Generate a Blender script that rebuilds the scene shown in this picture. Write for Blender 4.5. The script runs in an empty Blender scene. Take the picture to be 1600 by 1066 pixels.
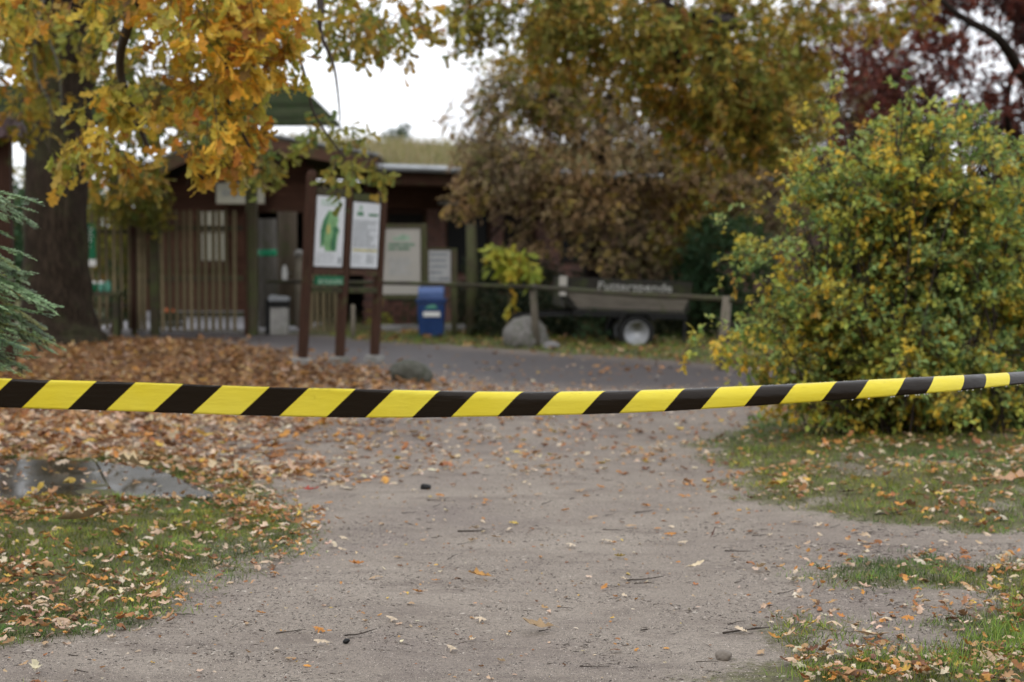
import bpy, math, random
import numpy as np
from mathutils import Vector, Matrix, Euler

rng = np.random.default_rng(7)
random.seed(7)
SC = bpy.context.scene
COL = SC.collection
R = math.radians

# ------------------------------------------------------------------ camera
F = 2700.0
PITCH = R(3.18)
H = 1.5
cam_d = bpy.data.cameras.new('camera')
cam_d.lens = F / 1600 * 36
cam_d.sensor_width = 36
cam_d.clip_start = 0.05
cam_d.clip_end = 1000
cam_d.dof.use_dof = True
cam_d.dof.focus_distance = 6.3
cam_d.dof.aperture_fstop = 2.6
cam_o = bpy.data.objects.new('camera', cam_d)
COL.objects.link(cam_o)
cam_o.location = (0, 0, H)
cam_o.rotation_euler = (R(90) - PITCH, 0, 0)
SC.camera = cam_o

# ------------------------------------------------------------------ sky, sun, exposure
w = bpy.data.worlds.new('World')
SC.world = w
w.use_nodes = True
nt = w.node_tree
bg = nt.nodes['Background']
sky = nt.nodes.new('ShaderNodeTexSky')
sky.sky_type = 'NISHITA'
sky.sun_disc = False
sky.sun_elevation = R(40)
sky.sun_rotation = R(200)
sky.dust_density = 3.0
cl = nt.nodes.new('ShaderNodeTexNoise')
cl.inputs['Scale'].default_value = 1.3
cl.inputs['Detail'].default_value = 3
cr = nt.nodes.new('ShaderNodeValToRGB')
cr.color_ramp.elements[0].color = (10.2, 10.5, 11.2, 1)
cr.color_ramp.elements[1].color = (12.2, 12.4, 12.9, 1)
mx = nt.nodes.new('ShaderNodeMix')
mx.data_type = 'RGBA'
mx.inputs[0].default_value = 0.93
nt.links.new(cl.outputs['Fac'], cr.inputs['Fac'])
nt.links.new(sky.outputs['Color'], mx.inputs[6])
nt.links.new(cr.outputs['Color'], mx.inputs[7])
nt.links.new(mx.outputs[2], bg.inputs['Color'])
bg.inputs['Strength'].default_value = 0.11
sun_d = bpy.data.lights.new('sun', 'SUN')
sun_d.energy = 0.7
sun_d.angle = R(25)
sun_d.color = (1.0, 0.97, 0.92)
sun_o = bpy.data.objects.new('sun', sun_d)
COL.objects.link(sun_o)
sun_o.rotation_euler = (R(50), 0, R(-20))
SC.view_settings.view_transform = 'Standard'
SC.view_settings.look = 'None'
SC.view_settings.gamma = 1
SC.view_settings.use_curve_mapping = False
SC.view_settings.exposure = 0.28
cy = SC.cycles
cy.use_denoising = True
cy.max_bounces = 6
cy.diffuse_bounces = 3
cy.glossy_bounces = 3
cy.transmission_bounces = 4
cy.sample_clamp_indirect = 4
cy.caustics_reflective = False
cy.caustics_refractive = False

# ------------------------------------------------------------------ helpers
UPV = np.array([0, math.sin(PITCH), math.cos(PITCH)])
FWD = np.array([0, math.cos(PITCH), -math.sin(PITCH)])


def at(px, py, Y):
    """world point seen at pixel (px, py) of the 1600 px photograph, at distance Y north"""
    a = (px - 800) / F
    b = (533 - py) / F
    d = np.array([a, 0, 0]) + UPV * b + FWD
    d = d * (Y / d[1])
    return Vector((d[0], d[1], d[2] + H))


def G(px, py):
    a = (px - 800) / F
    b = (533 - py) / F
    d = np.array([a, 0, 0]) + UPV * b + FWD
    if d[2] > -0.004:
        d[2] = -0.004
    d = d * (-H / d[2])
    return (d[0], d[1])


def X(px, Y):
    return at(px, 383, Y).x


def Z(py, Y):
    return at(800, py, Y).z


def hash2(ix, iy, s):
    v = np.sin(ix * 127.1 + iy * 311.7 + s * 74.7) * 43758.5453
    return v - np.floor(v)


def vnoise(x, y, s=0.0):
    x = np.asarray(x, float)
    y = np.asarray(y, float)
    ix = np.floor(x)
    iy = np.floor(y)
    fx = x - ix
    fy = y - iy
    fx = fx * fx * (3 - 2 * fx)
    fy = fy * fy * (3 - 2 * fy)
    a = hash2(ix, iy, s) * (1 - fx) + hash2(ix + 1, iy, s) * fx
    b = hash2(ix, iy + 1, s) * (1 - fx) + hash2(ix + 1, iy + 1, s) * fx
    return a * (1 - fy) + b * fy


def fbm(x, y, s=0.0, o=4):
    t = 0
    a = 0.5
    f = 1.0
    for i in range(o):
        t = t + a * vnoise(np.asarray(x) * f, np.asarray(y) * f, s + i * 3.3)
        a *= 0.5
        f *= 2.1
    return t / (1 - 0.5 ** o)


def sdpoly(x, y, poly):
    """signed distance to a polygon (positive inside)"""
    P = np.array(poly, float)
    x = np.asarray(x, float)
    y = np.asarray(y, float)
    d = np.full(x.shape, 1e18)
    inside = np.zeros(x.shape, bool)
    n = len(P)
    for i in range(n):
        a = P[i]
        b = P[(i + 1) % n]
        e = b - a
        L = max(e @ e, 1e-12)
        t = np.clip(((x - a[0]) * e[0] + (y - a[1]) * e[1]) / L, 0, 1)
        dx = x - a[0] - t * e[0]
        dy = y - a[1] - t * e[1]
        d = np.minimum(d, dx * dx + dy * dy)
        c = ((a[1] > y) != (b[1] > y))
        den = b[1] - a[1]
        if abs(den) < 1e-12:
            den = 1e-12
        xi = a[0] + (y - a[1]) / den * e[0]
        inside ^= c & (x < xi)
    return np.where(inside, 1, -1) * np.sqrt(d)


def tag(o, label=None, cat=None, group=None, kind=None):
    if label: o['label'] = label
    if cat: o['category'] = cat
    if group: o['group'] = group
    if kind: o['kind'] = kind
    return o


def link(name, me, parent=None, mat=None):
    o = bpy.data.objects.new(name, me)
    COL.objects.link(o)
    if parent is not None: o.parent = parent
    if mat is not None and me is not None and len(me.materials) == 0:
        me.materials.append(mat)
    return o


def empty(name, loc, rz=0, rot=None):
    o = bpy.data.objects.new(name, None)
    COL.objects.link(o)
    o.location = loc
    o.rotation_euler = rot if rot else (0, 0, rz)
    o.empty_display_size = 0.2
    return o


def copy_thing(o, parent=None):
    c = o.copy()
    COL.objects.link(c)
    c.parent = parent
    for ch in list(o.children):
        copy_thing(ch, c)
    return c


class MB:
    """collects shapes into one mesh"""
    def __init__(s):
        s.v = []
        s.f = []

    def add(s, vs, fs):
        n = len(s.v)
        s.v += [tuple(p) for p in vs]
        s.f += [tuple(i + n for i in f) for f in fs]
        return s

    def box(s, x0, x1, y0, y1, z0, z1, M=None):
        vs = [Vector(p) for p in ((x0, y0, z0), (x1, y0, z0), (x1, y1, z0), (x0, y1, z0),
                                  (x0, y0, z1), (x1, y0, z1), (x1, y1, z1), (x0, y1, z1))]
        if M is not None: vs = [M @ v for v in vs]
        return s.add(vs, [(0, 3, 2, 1), (4, 5, 6, 7), (0, 1, 5, 4), (1, 2, 6, 5), (2, 3, 7, 6), (3, 0, 4, 7)])

    def bar(s, a, b, wx, wz):
        """a rectangular bar from a to b"""
        a = Vector(a)
        b = Vector(b)
        d = (b - a)
        L = d.length
        q = d.to_track_quat('X', 'Z').to_matrix().to_4x4()
        M = Matrix.Translation(a) @ q
        return s.box(0, L, -wx / 2, wx / 2, -wz / 2, wz / 2, M)

    def tube(s, pts, rad, n=8, cap=True, wob=0.0):
        pts = [Vector(p) for p in pts]
        if not hasattr(rad, '__len__'): rad = [rad] * len(pts)
        vs = []
        ref = Vector((0.13, 0.2, 1)).normalized()
        t0 = (pts[1] - pts[0]).normalized()
        if abs(t0.dot(ref)) > 0.95: ref = Vector((1, 0.1, 0)).normalized()
        for i, p in enumerate(pts):
            t = (pts[min(i + 1, len(pts) - 1)] - pts[max(i - 1, 0)])
            if t.length < 1e-9: t = Vector((0, 0, 1))
            t.normalize()
            u = ref - t * ref.dot(t)
            u.normalize()
            ref = u
            q = t.cross(u)
            for k in range(n):
                an = 2 * math.pi * k / n
                r = rad[i] * (1 + wob * (math.sin(3 * an + i * 1.3) * 0.5 + math.sin(5 * an + 1.7) * 0.4 + random.uniform(-.3, .3)))
                vs.append(p + (u * math.cos(an) + q * math.sin(an)) * r)
        fs = []
        for i in range(len(pts) - 1):
            for k in range(n):
                a = i * n + k
                b = i * n + (k + 1) % n
                fs.append((a, b, b + n, a + n))
        if cap:
            fs.append(tuple(range(n))[::-1])
            fs.append(tuple((len(pts) - 1) * n + k for k in range(n)))
        return s.add(vs, fs)

    def lathe(s, prof, n=24, M=None):
        vs = []
        for r, z in prof:
            for k in range(n):
                an = 2 * math.pi * k / n
                v = Vector((r * math.cos(an), r * math.sin(an), z))
                vs.append(M @ v if M is not None else v)
        fs = []
        for i in range(len(prof) - 1):
            for k in range(n):
                a = i * n + k
                b = i * n + (k + 1) % n
                fs.append((a, b, b + n, a + n))
        fs.append(tuple(range(n))[::-1])
        fs.append(tuple((len(prof) - 1) * n + k for k in range(n)))
        return s.add(vs, fs)

    def prism(s, outline, y0, y1, M=None):
        """outline in XZ, extruded in Y"""
        n = len(outline)
        vs = [Vector((x, y0, z)) for x, z in outline] + [Vector((x, y1, z)) for x, z in outline]
        if M is not None: vs = [M @ v for v in vs]
        fs = [tuple(range(n)), tuple(range(2 * n - 1, n - 1, -1))]
        for i in range(n):
            j = (i + 1) % n
            fs.append((i, i + n, j + n, j))
        return s.add(vs, fs)

    def mesh(s, name, mat=None, smooth=False):
        me = bpy.data.meshes.new(name)
        me.from_pydata(s.v, [], s.f)
        if mat: me.materials.append(mat)
        if smooth: me.polygons.foreach_set('use_smooth', [True] * len(me.polygons))
        me.update()
        return me

    def build(s, name, mat, parent=None, smooth=False, bevel=0, loc=None):
        me = s.mesh(name, mat, smooth)
        o = link(name, me, parent)
        if loc is not None: o.location = loc
        if bevel:
            b = o.modifiers.new('bevel', 'BEVEL')
            b.width = bevel
            b.segments = 2
            b.limit_method = 'ANGLE'
        return o


def np_mesh(name, V, Fc, colors=None, mat=None, smooth=False):
    """V (n,3); Fc (m,k) uniform faces; colours one per vertex"""
    me = bpy.data.meshes.new(name)
    n = len(V)
    m, k = Fc.shape
    me.vertices.add(n)
    me.vertices.foreach_set('co', np.ascontiguousarray(V, np.float32).ravel())
    me.loops.add(m * k)
    me.polygons.add(m)
    me.loops.foreach_set('vertex_index', np.ascontiguousarray(Fc, np.int32).ravel())
    me.polygons.foreach_set('loop_start', np.arange(0, m * k, k, dtype=np.int32))
    if smooth: me.polygons.foreach_set('use_smooth', np.ones(m, bool))
    me.update(calc_edges=True)
    if colors is not None:
        at_ = me.color_attributes.new('col', 'FLOAT_COLOR', 'POINT')
        c = np.ones((n, 4), np.float32)
        c[:, :3] = colors
        at_.data.foreach_set('color', c.ravel())
    if mat: me.materials.append(mat)
    return me


def scatter(tv, tf, M, T, C):
    """template verts (a,3) and faces (b,k), N 3x3 matrices, N positions, N colours"""
    N = len(T)
    a = len(tv)
    V = np.einsum('nij,aj->nai', M, tv) + T[:, None, :]
    Fc = tf[None, :, :] + (np.arange(N) * a)[:, None, None]
    cc = np.repeat(C[:, None, :], a, 1)
    return V.reshape(-1, 3), Fc.reshape(-1, tf.shape[1]), cc.reshape(-1, 3)


def norm(v):
    return v / np.maximum(np.linalg.norm(v, axis=-1, keepdims=True), 1e-9)


def frames(D, N_):
    """matrices whose Y column is the direction D and whose Z column is close to N_"""
    D = norm(D)
    Xc = norm(np.cross(D, N_))
    Zc = np.cross(Xc, D)
    return np.stack([Xc, D, Zc], axis=-1)


# leaf templates (length 1 along +Y, base at the origin, face up +Z)
def oak_leaf(n=8, curl=0.25, lob=1.0, wid=0.3, seed=0, bend=0.25, stalk=True):
    r = np.random.default_rng(seed)
    vs = []
    ws = []
    for i in range(n):
        t = i / (n - 1)
        env = wid * (math.sin(math.pi * min(1, (t * 0.86 + 0.1)) ** 1.25))
        l = (1.0 if i % 2 else 1 - 0.55 * lob) if 0 < i < n - 1 else 0.25
        wl = env * l * r.uniform(.85, 1.15)
        wr = env * l * r.uniform(.85, 1.15)
        zc = bend * (t - 0.4) ** 2 * 1.5 - 0.02
        vs += [(-wl, t + (0.04 if i % 2 else 0), zc + curl * wl * r.uniform(.4, 1.6)), (r.uniform(-.015, .015), t, zc),
               (wr, t + (0.04 if i % 2 else 0), zc + curl * wr * r.uniform(.4, 1.6))]
    fs = []
    for i in range(n - 1):
        a = i * 3
        fs += [(a, a + 1, a + 4, a + 3), (a + 1, a + 2, a + 5, a + 4)]
    if stalk:
        k = len(vs)
        vs += [(-.012, -.17, .03), (.012, -.17, .03)]
        fs += [(k, k + 1, 1, 1)]
        fs[-1] = (k, k + 1, 2, 0)
    return np.array(vs, float), np.array(fs, int)


def simple_leaf(wid=0.28, fold=0.12, bend=0.1):
    vs = [(0, 0, 0), (-wid, .42, fold), (0, .5, -.02), (wid, .42, fold), (0, 1, -bend)]
    return np.array(vs, float), np.array([(0, 2, 4, 1), (0, 3, 4, 2)], int)


BLADE_V = np.array([(-.5, 0, 0), (.5, 0, 0), (.35, .12, .55), (-.35, .12, .55), (.05, .42, 1.0), (-.05, .42, 1.0)], float)
BLADE_F = np.array([(0, 1, 2, 3), (3, 2, 4, 5)], int)


# ------------------------------------------------------------------ materials
def nodes(name):
    m = bpy.data.materials.new(name)
    m.use_nodes = True
    t = m.node_tree
    return m, t, t.nodes['Principled BSDF'], t.nodes['Material Output']


def N(t, typ, **kw):
    n = t.nodes.new(typ)
    for k, v in kw.items():
        if k.startswith('i_'):
            key = k[2:]
            n.inputs[int(key) if key.isdigit() else key].default_value = v
        else:
            setattr(n, k, v)
    return n


def ramp(t, fac, stops):
    r = t.nodes.new('ShaderNodeValToRGB')
    e = r.color_ramp.elements
    while len(e) > 1: e.remove(e[-1])
    for i, (p, c) in enumerate(stops):
        el = e[0] if i == 0 else e.new(p)
        el.position = p
        el.color = (c[0], c[1], c[2], 1) if hasattr(c, '__len__') else (c, c, c, 1)
    t.links.new(fac, r.inputs['Fac'])
    return r.outputs['Color']


def mix(t, fac, a, b, mode='MIX'):
    n = t.nodes.new('ShaderNodeMix')
    n.data_type = 'RGBA'
    n.blend_type = mode
    for s, v in ((0, fac), (6, a), (7, b)):
        if hasattr(v, 'is_output') or isinstance(v, bpy.types.NodeSocket):
            t.links.new(v, n.inputs[s])
        elif s == 0:
            n.inputs[0].default_value = v
        else:
            n.inputs[s].default_value = (v[0], v[1], v[2], 1)
    return n.outputs[2]


def math_(t, op, a, b=0.0, clamp=False):
    n = t.nodes.new('ShaderNodeMath')
    n.operation = op
    n.use_clamp = clamp
    for i, v in enumerate((a, b)):
        if isinstance(v, bpy.types.NodeSocket): t.links.new(v, n.inputs[i])
        else: n.inputs[i].default_value = v
    return n.outputs[0]


def coord(t, kind='Object', scale=(1, 1, 1)):
    tc = t.nodes.new('ShaderNodeTexCoord')
    mp = t.nodes.new('ShaderNodeMapping')
    mp.inputs['Scale'].default_value = scale
    t.links.new(tc.outputs[kind], mp.inputs['Vector'])
    return mp.outputs['Vector']


def noise(t, vec, scale, detail=4, rough=0.6):
    n = t.nodes.new('ShaderNodeTexNoise')
    n.inputs['Scale'].default_value = scale
    n.inputs['Detail'].default_value = detail
    n.inputs['Roughness'].default_value = rough
    t.links.new(vec, n.inputs['Vector'])
    return n.outputs['Fac']


def bump(t, bsdf, h, strength=0.4, dist=0.01):
    b = t.nodes.new('ShaderNodeBump')
    b.inputs['Strength'].default_value = strength
    b.inputs['Distance'].default_value = dist
    t.links.new(h, b.inputs['Height'])
    t.links.new(b.outputs['Normal'], bsdf.inputs['Normal'])


def plain(name, c, rough=0.6, var=0.25, scale=8, metal=0, bs=0.15, bd=0.004, dirt=None):
    m, t, b, o = nodes(name)
    v = coord(t)
    n = noise(t, v, scale)
    c2 = [x * (1 - var) for x in c]
    c3 = [min(1, x * (1 + var)) for x in c]
    col = ramp(t, n, [(0.3, c2), (0.7, c3)])
    if dirt:
        n2 = noise(t, v, scale * 0.35, 5, 0.7)
        col = mix(t, ramp(t, n2, [(0.45, 0), (0.7, 0.8)]), col, dirt)
    t.links.new(col, b.inputs['Base Color'])
    b.inputs['Roughness'].default_value = rough
    b.inputs['Metallic'].default_value = metal
    b.inputs['Specular IOR Level'].default_value = 0.25
    bump(t, b, n, bs, bd)
    return m


def wood(name, c, moss=0.0, rough=0.75, axis='z', vary=0.25, mosscol=(0.07, 0.085, 0.03)):
    m, t, b, o = nodes(name)
    s = {'z': (14, 14, 1.2), 'x': (1.2, 14, 14), 'y': (14, 1.2, 14)}[axis]
    g = noise(t, coord(t, 'Object', s), 3.0, 6, 0.7)
    col = ramp(t, g, [(0.25, [x * 0.5 for x in c]), (0.5, c), (0.75, [min(1, x * 1.5) for x in c])])
    oi = t.nodes.new('ShaderNodeObjectInfo')
    f = math_(t, 'ADD', math_(t, 'MULTIPLY', oi.outputs['Random'], vary * 2), 1 - vary)
    cb = t.nodes.new('ShaderNodeCombineColor')
    for k in range(3): t.links.new(f, cb.inputs[k])
    col = mix(t, 1.0, col, cb.outputs[0], 'MULTIPLY')
    if moss:
        n2 = noise(t, coord(t, 'Object'), 3.5, 5, 0.7)
        col = mix(t, ramp(t, n2, [(0.62 - moss * 0.35, 0), (0.75 - moss * 0.2, 0.85)]), col, mosscol)
    t.links.new(col, b.inputs['Base Color'])
    b.inputs['Roughness'].default_value = rough
    b.inputs['Specular IOR Level'].default_value = 0.15
    bump(t, b, g, 0.5, 0.006)
    return m


def bark(name, c, moss=0.3, sc=1.0):
    m, t, b, o = nodes(name)
    v = coord(t, 'Object', (9 * sc, 9 * sc, 1.4 * sc))
    g = noise(t, v, 1.6, 7, 0.72)
    rg = math_(t, 'ABSOLUTE', math_(t, 'SUBTRACT', g, 0.5))
    col = ramp(t, rg, [(0.0, [x * 0.35 for x in c]), (0.08, c), (0.25, [x * 1.5 for x in c])])
    n2 = noise(t, coord(t, 'Object'), 1.7, 5, 0.7)
    col = mix(t, ramp(t, n2, [(0.62 - moss * 0.3, 0), (0.8 - moss * 0.2, 0.6)]), col, (0.06, 0.075, 0.03))
    t.links.new(col, b.inputs['Base Color'])
    b.inputs['Roughness'].default_value = 0.85
    b.inputs['Specular IOR Level'].default_value = 0.1
    bump(t, b, rg, 1.0, 0.03)
    return m


def leaf_material(name, trans=0.3, rough=0.5, spec=0.4):
    m, t, b, o = nodes(name)
    a = t.nodes.new('ShaderNodeAttribute')
    a.attribute_name = 'col'
    n = noise(t, coord(t, 'Object'), 35, 3)
    col = mix(t, 1.0, a.outputs['Color'], ramp(t, n, [(0.3, 0.72), (0.7, 1.25)]), 'MULTIPLY')
    t.links.new(col, b.inputs['Base Color'])
    b.inputs['Roughness'].default_value = rough
    b.inputs['Specular IOR Level'].default_value = spec
    tr = t.nodes.new('ShaderNodeBsdfTranslucent')
    t.links.new(col, tr.inputs['Color'])
    ms = t.nodes.new('ShaderNodeMixShader')
    ms.inputs[0].default_value = trans
    t.links.new(b.outputs[0], ms.inputs[1])
    t.links.new(tr.outputs[0], ms.inputs[2])
    t.links.new(ms.outputs[0], o.inputs['Surface'])
    return m


LEAF = leaf_material('foliage_leaf', 0.4, 0.55, 0.25)
DRYLEAF = leaf_material('fallen_leaf', 0.12, 0.55, 0.2)
GRASS = leaf_material('grass_blade', 0.35, 0.55, 0.2)
NEEDLE = leaf_material('conifer_needle', 0.12, 0.4, 0.6)

M_POST_BROWN = wood('stained_brown_timber', (0.050, 0.024, 0.015), 0.15)
M_BEAM_BROWN = wood('stained_brown_beam', (0.085, 0.045, 0.03), 0.3, axis='x')
M_SIDING = wood('dark_brown_siding', (0.078, 0.036, 0.022), 0.0, axis='x', vary=0.2)
M_MOSSY = wood('mossy_grey_timber', (0.075, 0.062, 0.04), 0.6)
M_PICKET = wood('weathered_picket', (0.155, 0.125, 0.072), 0.35, vary=0.35)
M_RAIL = wood('dark_mossy_rail', (0.05, 0.043, 0.03), 0.5, axis='x')
M_LOG_GREY = wood('grey_log', (0.11, 0.10, 0.085), 0.25)
M_LOG_BROWN = wood('brown_log', (0.085, 0.065, 0.045), 0.3)
M_PALEWOOD = wood('pale_weathered_post', (0.15, 0.13, 0.10), 0.2)
M_BLACK = plain('black_metal', (0.012, 0.012, 0.012), 0.45)
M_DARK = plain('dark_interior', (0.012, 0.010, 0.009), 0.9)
M_WHITE = plain('white_poster', (0.68, 0.70, 0.72), 0.4, 0.04)
M_CREAM = plain('cream_panel', (0.36, 0.35, 0.28), 0.5, 0.08, 3)
M_BEIGE = plain('beige_panel', (0.43, 0.41, 0.37), 0.5, 0.07, 2)
M_GREENP = plain('green_print', (0.05, 0.18, 0.08), 0.5)
M_LTGREENP = plain('light_green_print', (0.20, 0.38, 0.17), 0.5, 0.3, 10)
M_PALEGREENP = plain('pale_green_print', (0.32, 0.46, 0.34), 0.5)
M_GREYP = plain('grey_print', (0.24, 0.26, 0.27), 0.5)
M_LTGREYP = plain('light_grey_print', (0.40, 0.42, 0.43), 0.5)
M_YELP = plain('yellow_print', (0.55, 0.48, 0.15), 0.5)
M_GREENSIGN = plain('green_sign', (0.01, 0.14, 0.06), 0.4)
M_WHITEPAINT = plain('white_paint', (0.7, 0.7, 0.68), 0.5, 0.1)
M_BLUE = plain('blue_plastic', (0.018, 0.045, 0.14), 0.35, 0.2, 5)
M_LTBLUE = plain('light_blue_plastic', (0.08, 0.13, 0.29), 0.3, 0.2, 5)
M_CONCRETE = plain('weathered_concrete', (0.34, 0.33, 0.31), 0.8, 0.25, 6, dirt=(0.14, 0.14, 0.11))
M_PALESTONE = plain('pale_kerb_stone', (0.42, 0.41, 0.42), 0.8, 0.15, 5)
M_ROCK = plain('grey_boulder', (0.17, 0.16, 0.15), 0.75, 0.4, 9, bs=0.6, bd=0.03, dirt=(0.07, 0.08, 0.04))
M_MOSSROCK = plain('mossy_boulder', (0.10, 0.098, 0.08), 0.8, 0.4, 9, bs=0.6, bd=0.03, dirt=(0.045, 0.055, 0.03))
M_METAL = plain('galvanised_gutter', (0.34, 0.36, 0.38), 0.45, 0.15, 4, metal=0.5)
M_RUBBER = plain('tyre_rubber', (0.015, 0.015, 0.015), 0.8)
M_RIM = plain('silver_wheel_rim', (0.45, 0.46, 0.48), 0.4, 0.1, metal=0.3)
M_TRAILER = wood('grey_brown_trailer_board', (0.16, 0.142, 0.12), 0.1, axis='x')
M_TRAILER_D = wood('dark_trailer_board', (0.045, 0.042, 0.036), 0.3, axis='x')
M_TEAL = plain('teal_plastic', (0.10, 0.30, 0.22), 0.35)
M_ORANGE = plain('orange_skin', (0.65, 0.16, 0.04), 0.5)
M_CAPROOF = plain('mauve_brown_sheet', (0.15, 0.105, 0.12), 0.5, 0.15)
M_SHINGLE = wood('mossy_green_shingle', (0.055, 0.065, 0.035), 0.5, axis='x', vary=.5, mosscol=(0.03, 0.055, 0.018))
M_GLASS = plain('dark_window_glass', (0.008, 0.008, 0.008), 0.35, 0.1)
M_GLASS.node_tree.nodes['Principled BSDF'].inputs['Specular IOR Level'].default_value = 0.1
M_BARK = bark('oak_bark', (0.043, 0.031, 0.021), 0.35)
M_BARK2 = bark('dark_bark', (0.03, 0.021, 0.017), 0.15, 1.5)
M_TWIG = plain('dark_twig', (0.05, 0.038, 0.03), 0.7)
M_TWIGG = plain('green_grey_twig', (0.05, 0.048, 0.03), 0.7)
M_STALK = plain('green_brown_cane', (0.09, 0.075, 0.035), 0.7)


def brick_mat():
    m, t, b, o = nodes('red_brown_brickwork')
    v = coord(t, 'Object')
    br = t.nodes.new('ShaderNodeTexBrick')
    mp = t.nodes.new('ShaderNodeCombineXYZ')
    sp = t.nodes.new('ShaderNodeSeparateXYZ')
    t.links.new(v, sp.inputs[0])
    t.links.new(sp.outputs[0], mp.inputs[0])
    t.links.new(sp.outputs[2], mp.inputs[1])
    t.links.new(mp.outputs[0], br.inputs['Vector'])
    br.inputs['Scale'].default_value = 1
    br.inputs['Brick Width'].default_value = 0.25
    br.inputs['Row Height'].default_value = 0.083
    br.inputs['Mortar Size'].default_value = 0.006
    br.inputs['Color1'].default_value = (0.15, 0.062, 0.045, 1)
    br.inputs['Color2'].default_value = (0.10, 0.05, 0.042, 1)
    br.inputs['Mortar'].default_value = (0.15, 0.12, 0.10, 1)
    n = noise(t, v, 6)
    c = mix(t, 1.0, br.outputs['Color'], ramp(t, n, [(0.3, 0.65), (0.7, 1.3)]), 'MULTIPLY')
    t.links.new(c, b.inputs['Base Color'])
    b.inputs['Roughness'].default_value = 0.85
    bump(t, b, br.outputs['Fac'], -0.3, 0.01)
    return m


M_BRICK = brick_mat()


# ------------------------------------------------------------------ ground regions (traced on the ground plane)
def GP(pts): return [G(*p) for p in pts]


P_LGRASS = GP([(-2200, 1160), (-100, 1045), (60, 1012), (200, 962), (330, 902), (410, 855), (445, 812), (430, 775), (375, 742), (250, 712), (0, 700), (-1500, 690)])
P_LGRASS2 = GP([(-1200, 1160), (-60, 1110), (40, 1080), (90, 1092), (40, 1140), (-400, 1300)])
P_TONGUE = GP([(330, 885), (415, 876), (385, 905), (300, 925)])
P_LITTER = GP([(-3500, 520), (150, 529), (340, 535), (470, 562), (640, 606), (560, 622), (440, 655), (380, 700), (430, 745), (-2200, 770)])
P_ROAD = GP([(150, 518), (430, 522), (590, 534), (800, 553), (1000, 564), (1190, 579), (1500, 592), (3500, 640), (3500, 680), (1500, 618), (1200, 606), (950, 606), (760, 597), (620, 575), (470, 552), (330, 532), (150, 526)])
P_VERGE = GP([(560, 526), (800, 547), (1000, 560), (1190, 575), (1500, 588), (3500, 632), (2500, 500), (560, 490)])
P_RGRASS = GP([(3800, 930), (1600, 830), (1380, 813), (1240, 790), (1130, 757), (1080, 722), (1100, 697), (1175, 665), (1205, 625), (1300, 612), (3500, 690)])
P_R2 = GP([(1165, 1110), (1210, 1045), (1265, 1005), (1330, 975), (1440, 985), (1530, 955), (1600, 930), (2600, 950), (2600, 1250), (1165, 1250)])
P_R2B = GP([(1290, 893), (1340, 872), (1420, 866), (1600, 874), (2600, 905), (2600, 1000), (1600, 950), (1480, 930), (1360, 915)])


def masks(x, y):
    wob = (fbm(x * 1.3, y * 1.3, 1.0) - 0.5) * 0.7 + (fbm(x * 6, y * 6, 2.0) - 0.5) * 0.28
    far = np.clip((y - 14) / 12, 0, 1)
    def m(poly, soft=0.12, k=1.0):
        return np.clip((sdpoly(x, y, poly) + wob * k) / soft * 0.5 + 0.5, 0, 1)
    g = np.maximum.reduce([m(P_LGRASS, 0.3), m(P_LGRASS2, 0.3), m(P_TONGUE, 0.2, 0.5) * 0.7, m(P_RGRASS, 0.3), m(P_R2, 0.3), m(P_R2B, 0.35) * 0.75, m(P_VERGE, 0.5)])
    lit = m(P_LITTER, 1.2, 1.5)
    road = m(P_ROAD, 0.5, 0.5)
    g = g * (1 - road)
    g = np.where((y > 26) & (road < .5) & (y < 200), np.maximum(g, 0.8), g)
    patch = np.clip((fbm(x * 2.2, y * 2.2, 9.0) - 0.30) * 7, 0, 1)
    g = g * np.where((y < 13) & (x > 0), 0.45 + 0.55 * patch, 1)
    return g, lit * (1 - road), road


def hz(x, y):
    x = np.asarray(x, float)
    y = np.asarray(y, float)
    z = (fbm(x * 0.6, y * 0.6, 4.0) - 0.5) * 0.05 + (fbm(x * 4, y * 4, 5.0, 3) - 0.5) * 0.022
    z = z + 0.05 * np.exp(-(((x + 6.6) / 3.0) ** 2 + ((y - 24.5) / 2.6) ** 2))
    z = z + 0.03 * np.clip(sdpoly(x, y, P_LGRASS), 0, 1) + 0.05 * np.clip(sdpoly(x, y, P_RGRASS), 0, 1.5)
    return z


def axis(vals):
    out = [vals[0][0]]
    for a, b, st in vals:
        n = max(1, int(round((b - a) / st)))
        out += list(np.linspace(a, b, n + 1)[1:])
    return np.array(out)


xs = axis([(-300, -60, 30), (-60, -16, 4), (-16, -6, 0.5), (-6, -3.2, 0.12), (-3.2, 3.6, 0.05), (3.6, 7, 0.12), (7, 16, 0.5), (16, 60, 4), (60, 300, 30)])
ys = axis([(-60, -4, 8), (-4, 5, 0.6), (5, 13, 0.05), (13, 24, 0.12), (24, 40, 0.4), (40, 80, 4), (80, 500, 40)])
gx, gy = np.meshgrid(xs, ys)
gm, lm, rm = masks(gx, gy)
gz = hz(gx, gy)
nx, ny = len(xs), len(ys)
idx = np.arange(nx * ny).reshape(ny, nx)
quads = np.stack([idx[:-1, :-1], idx[:-1, 1:], idx[1:, 1:], idx[1:, :-1]], -1).reshape(-1, 4)


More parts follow.
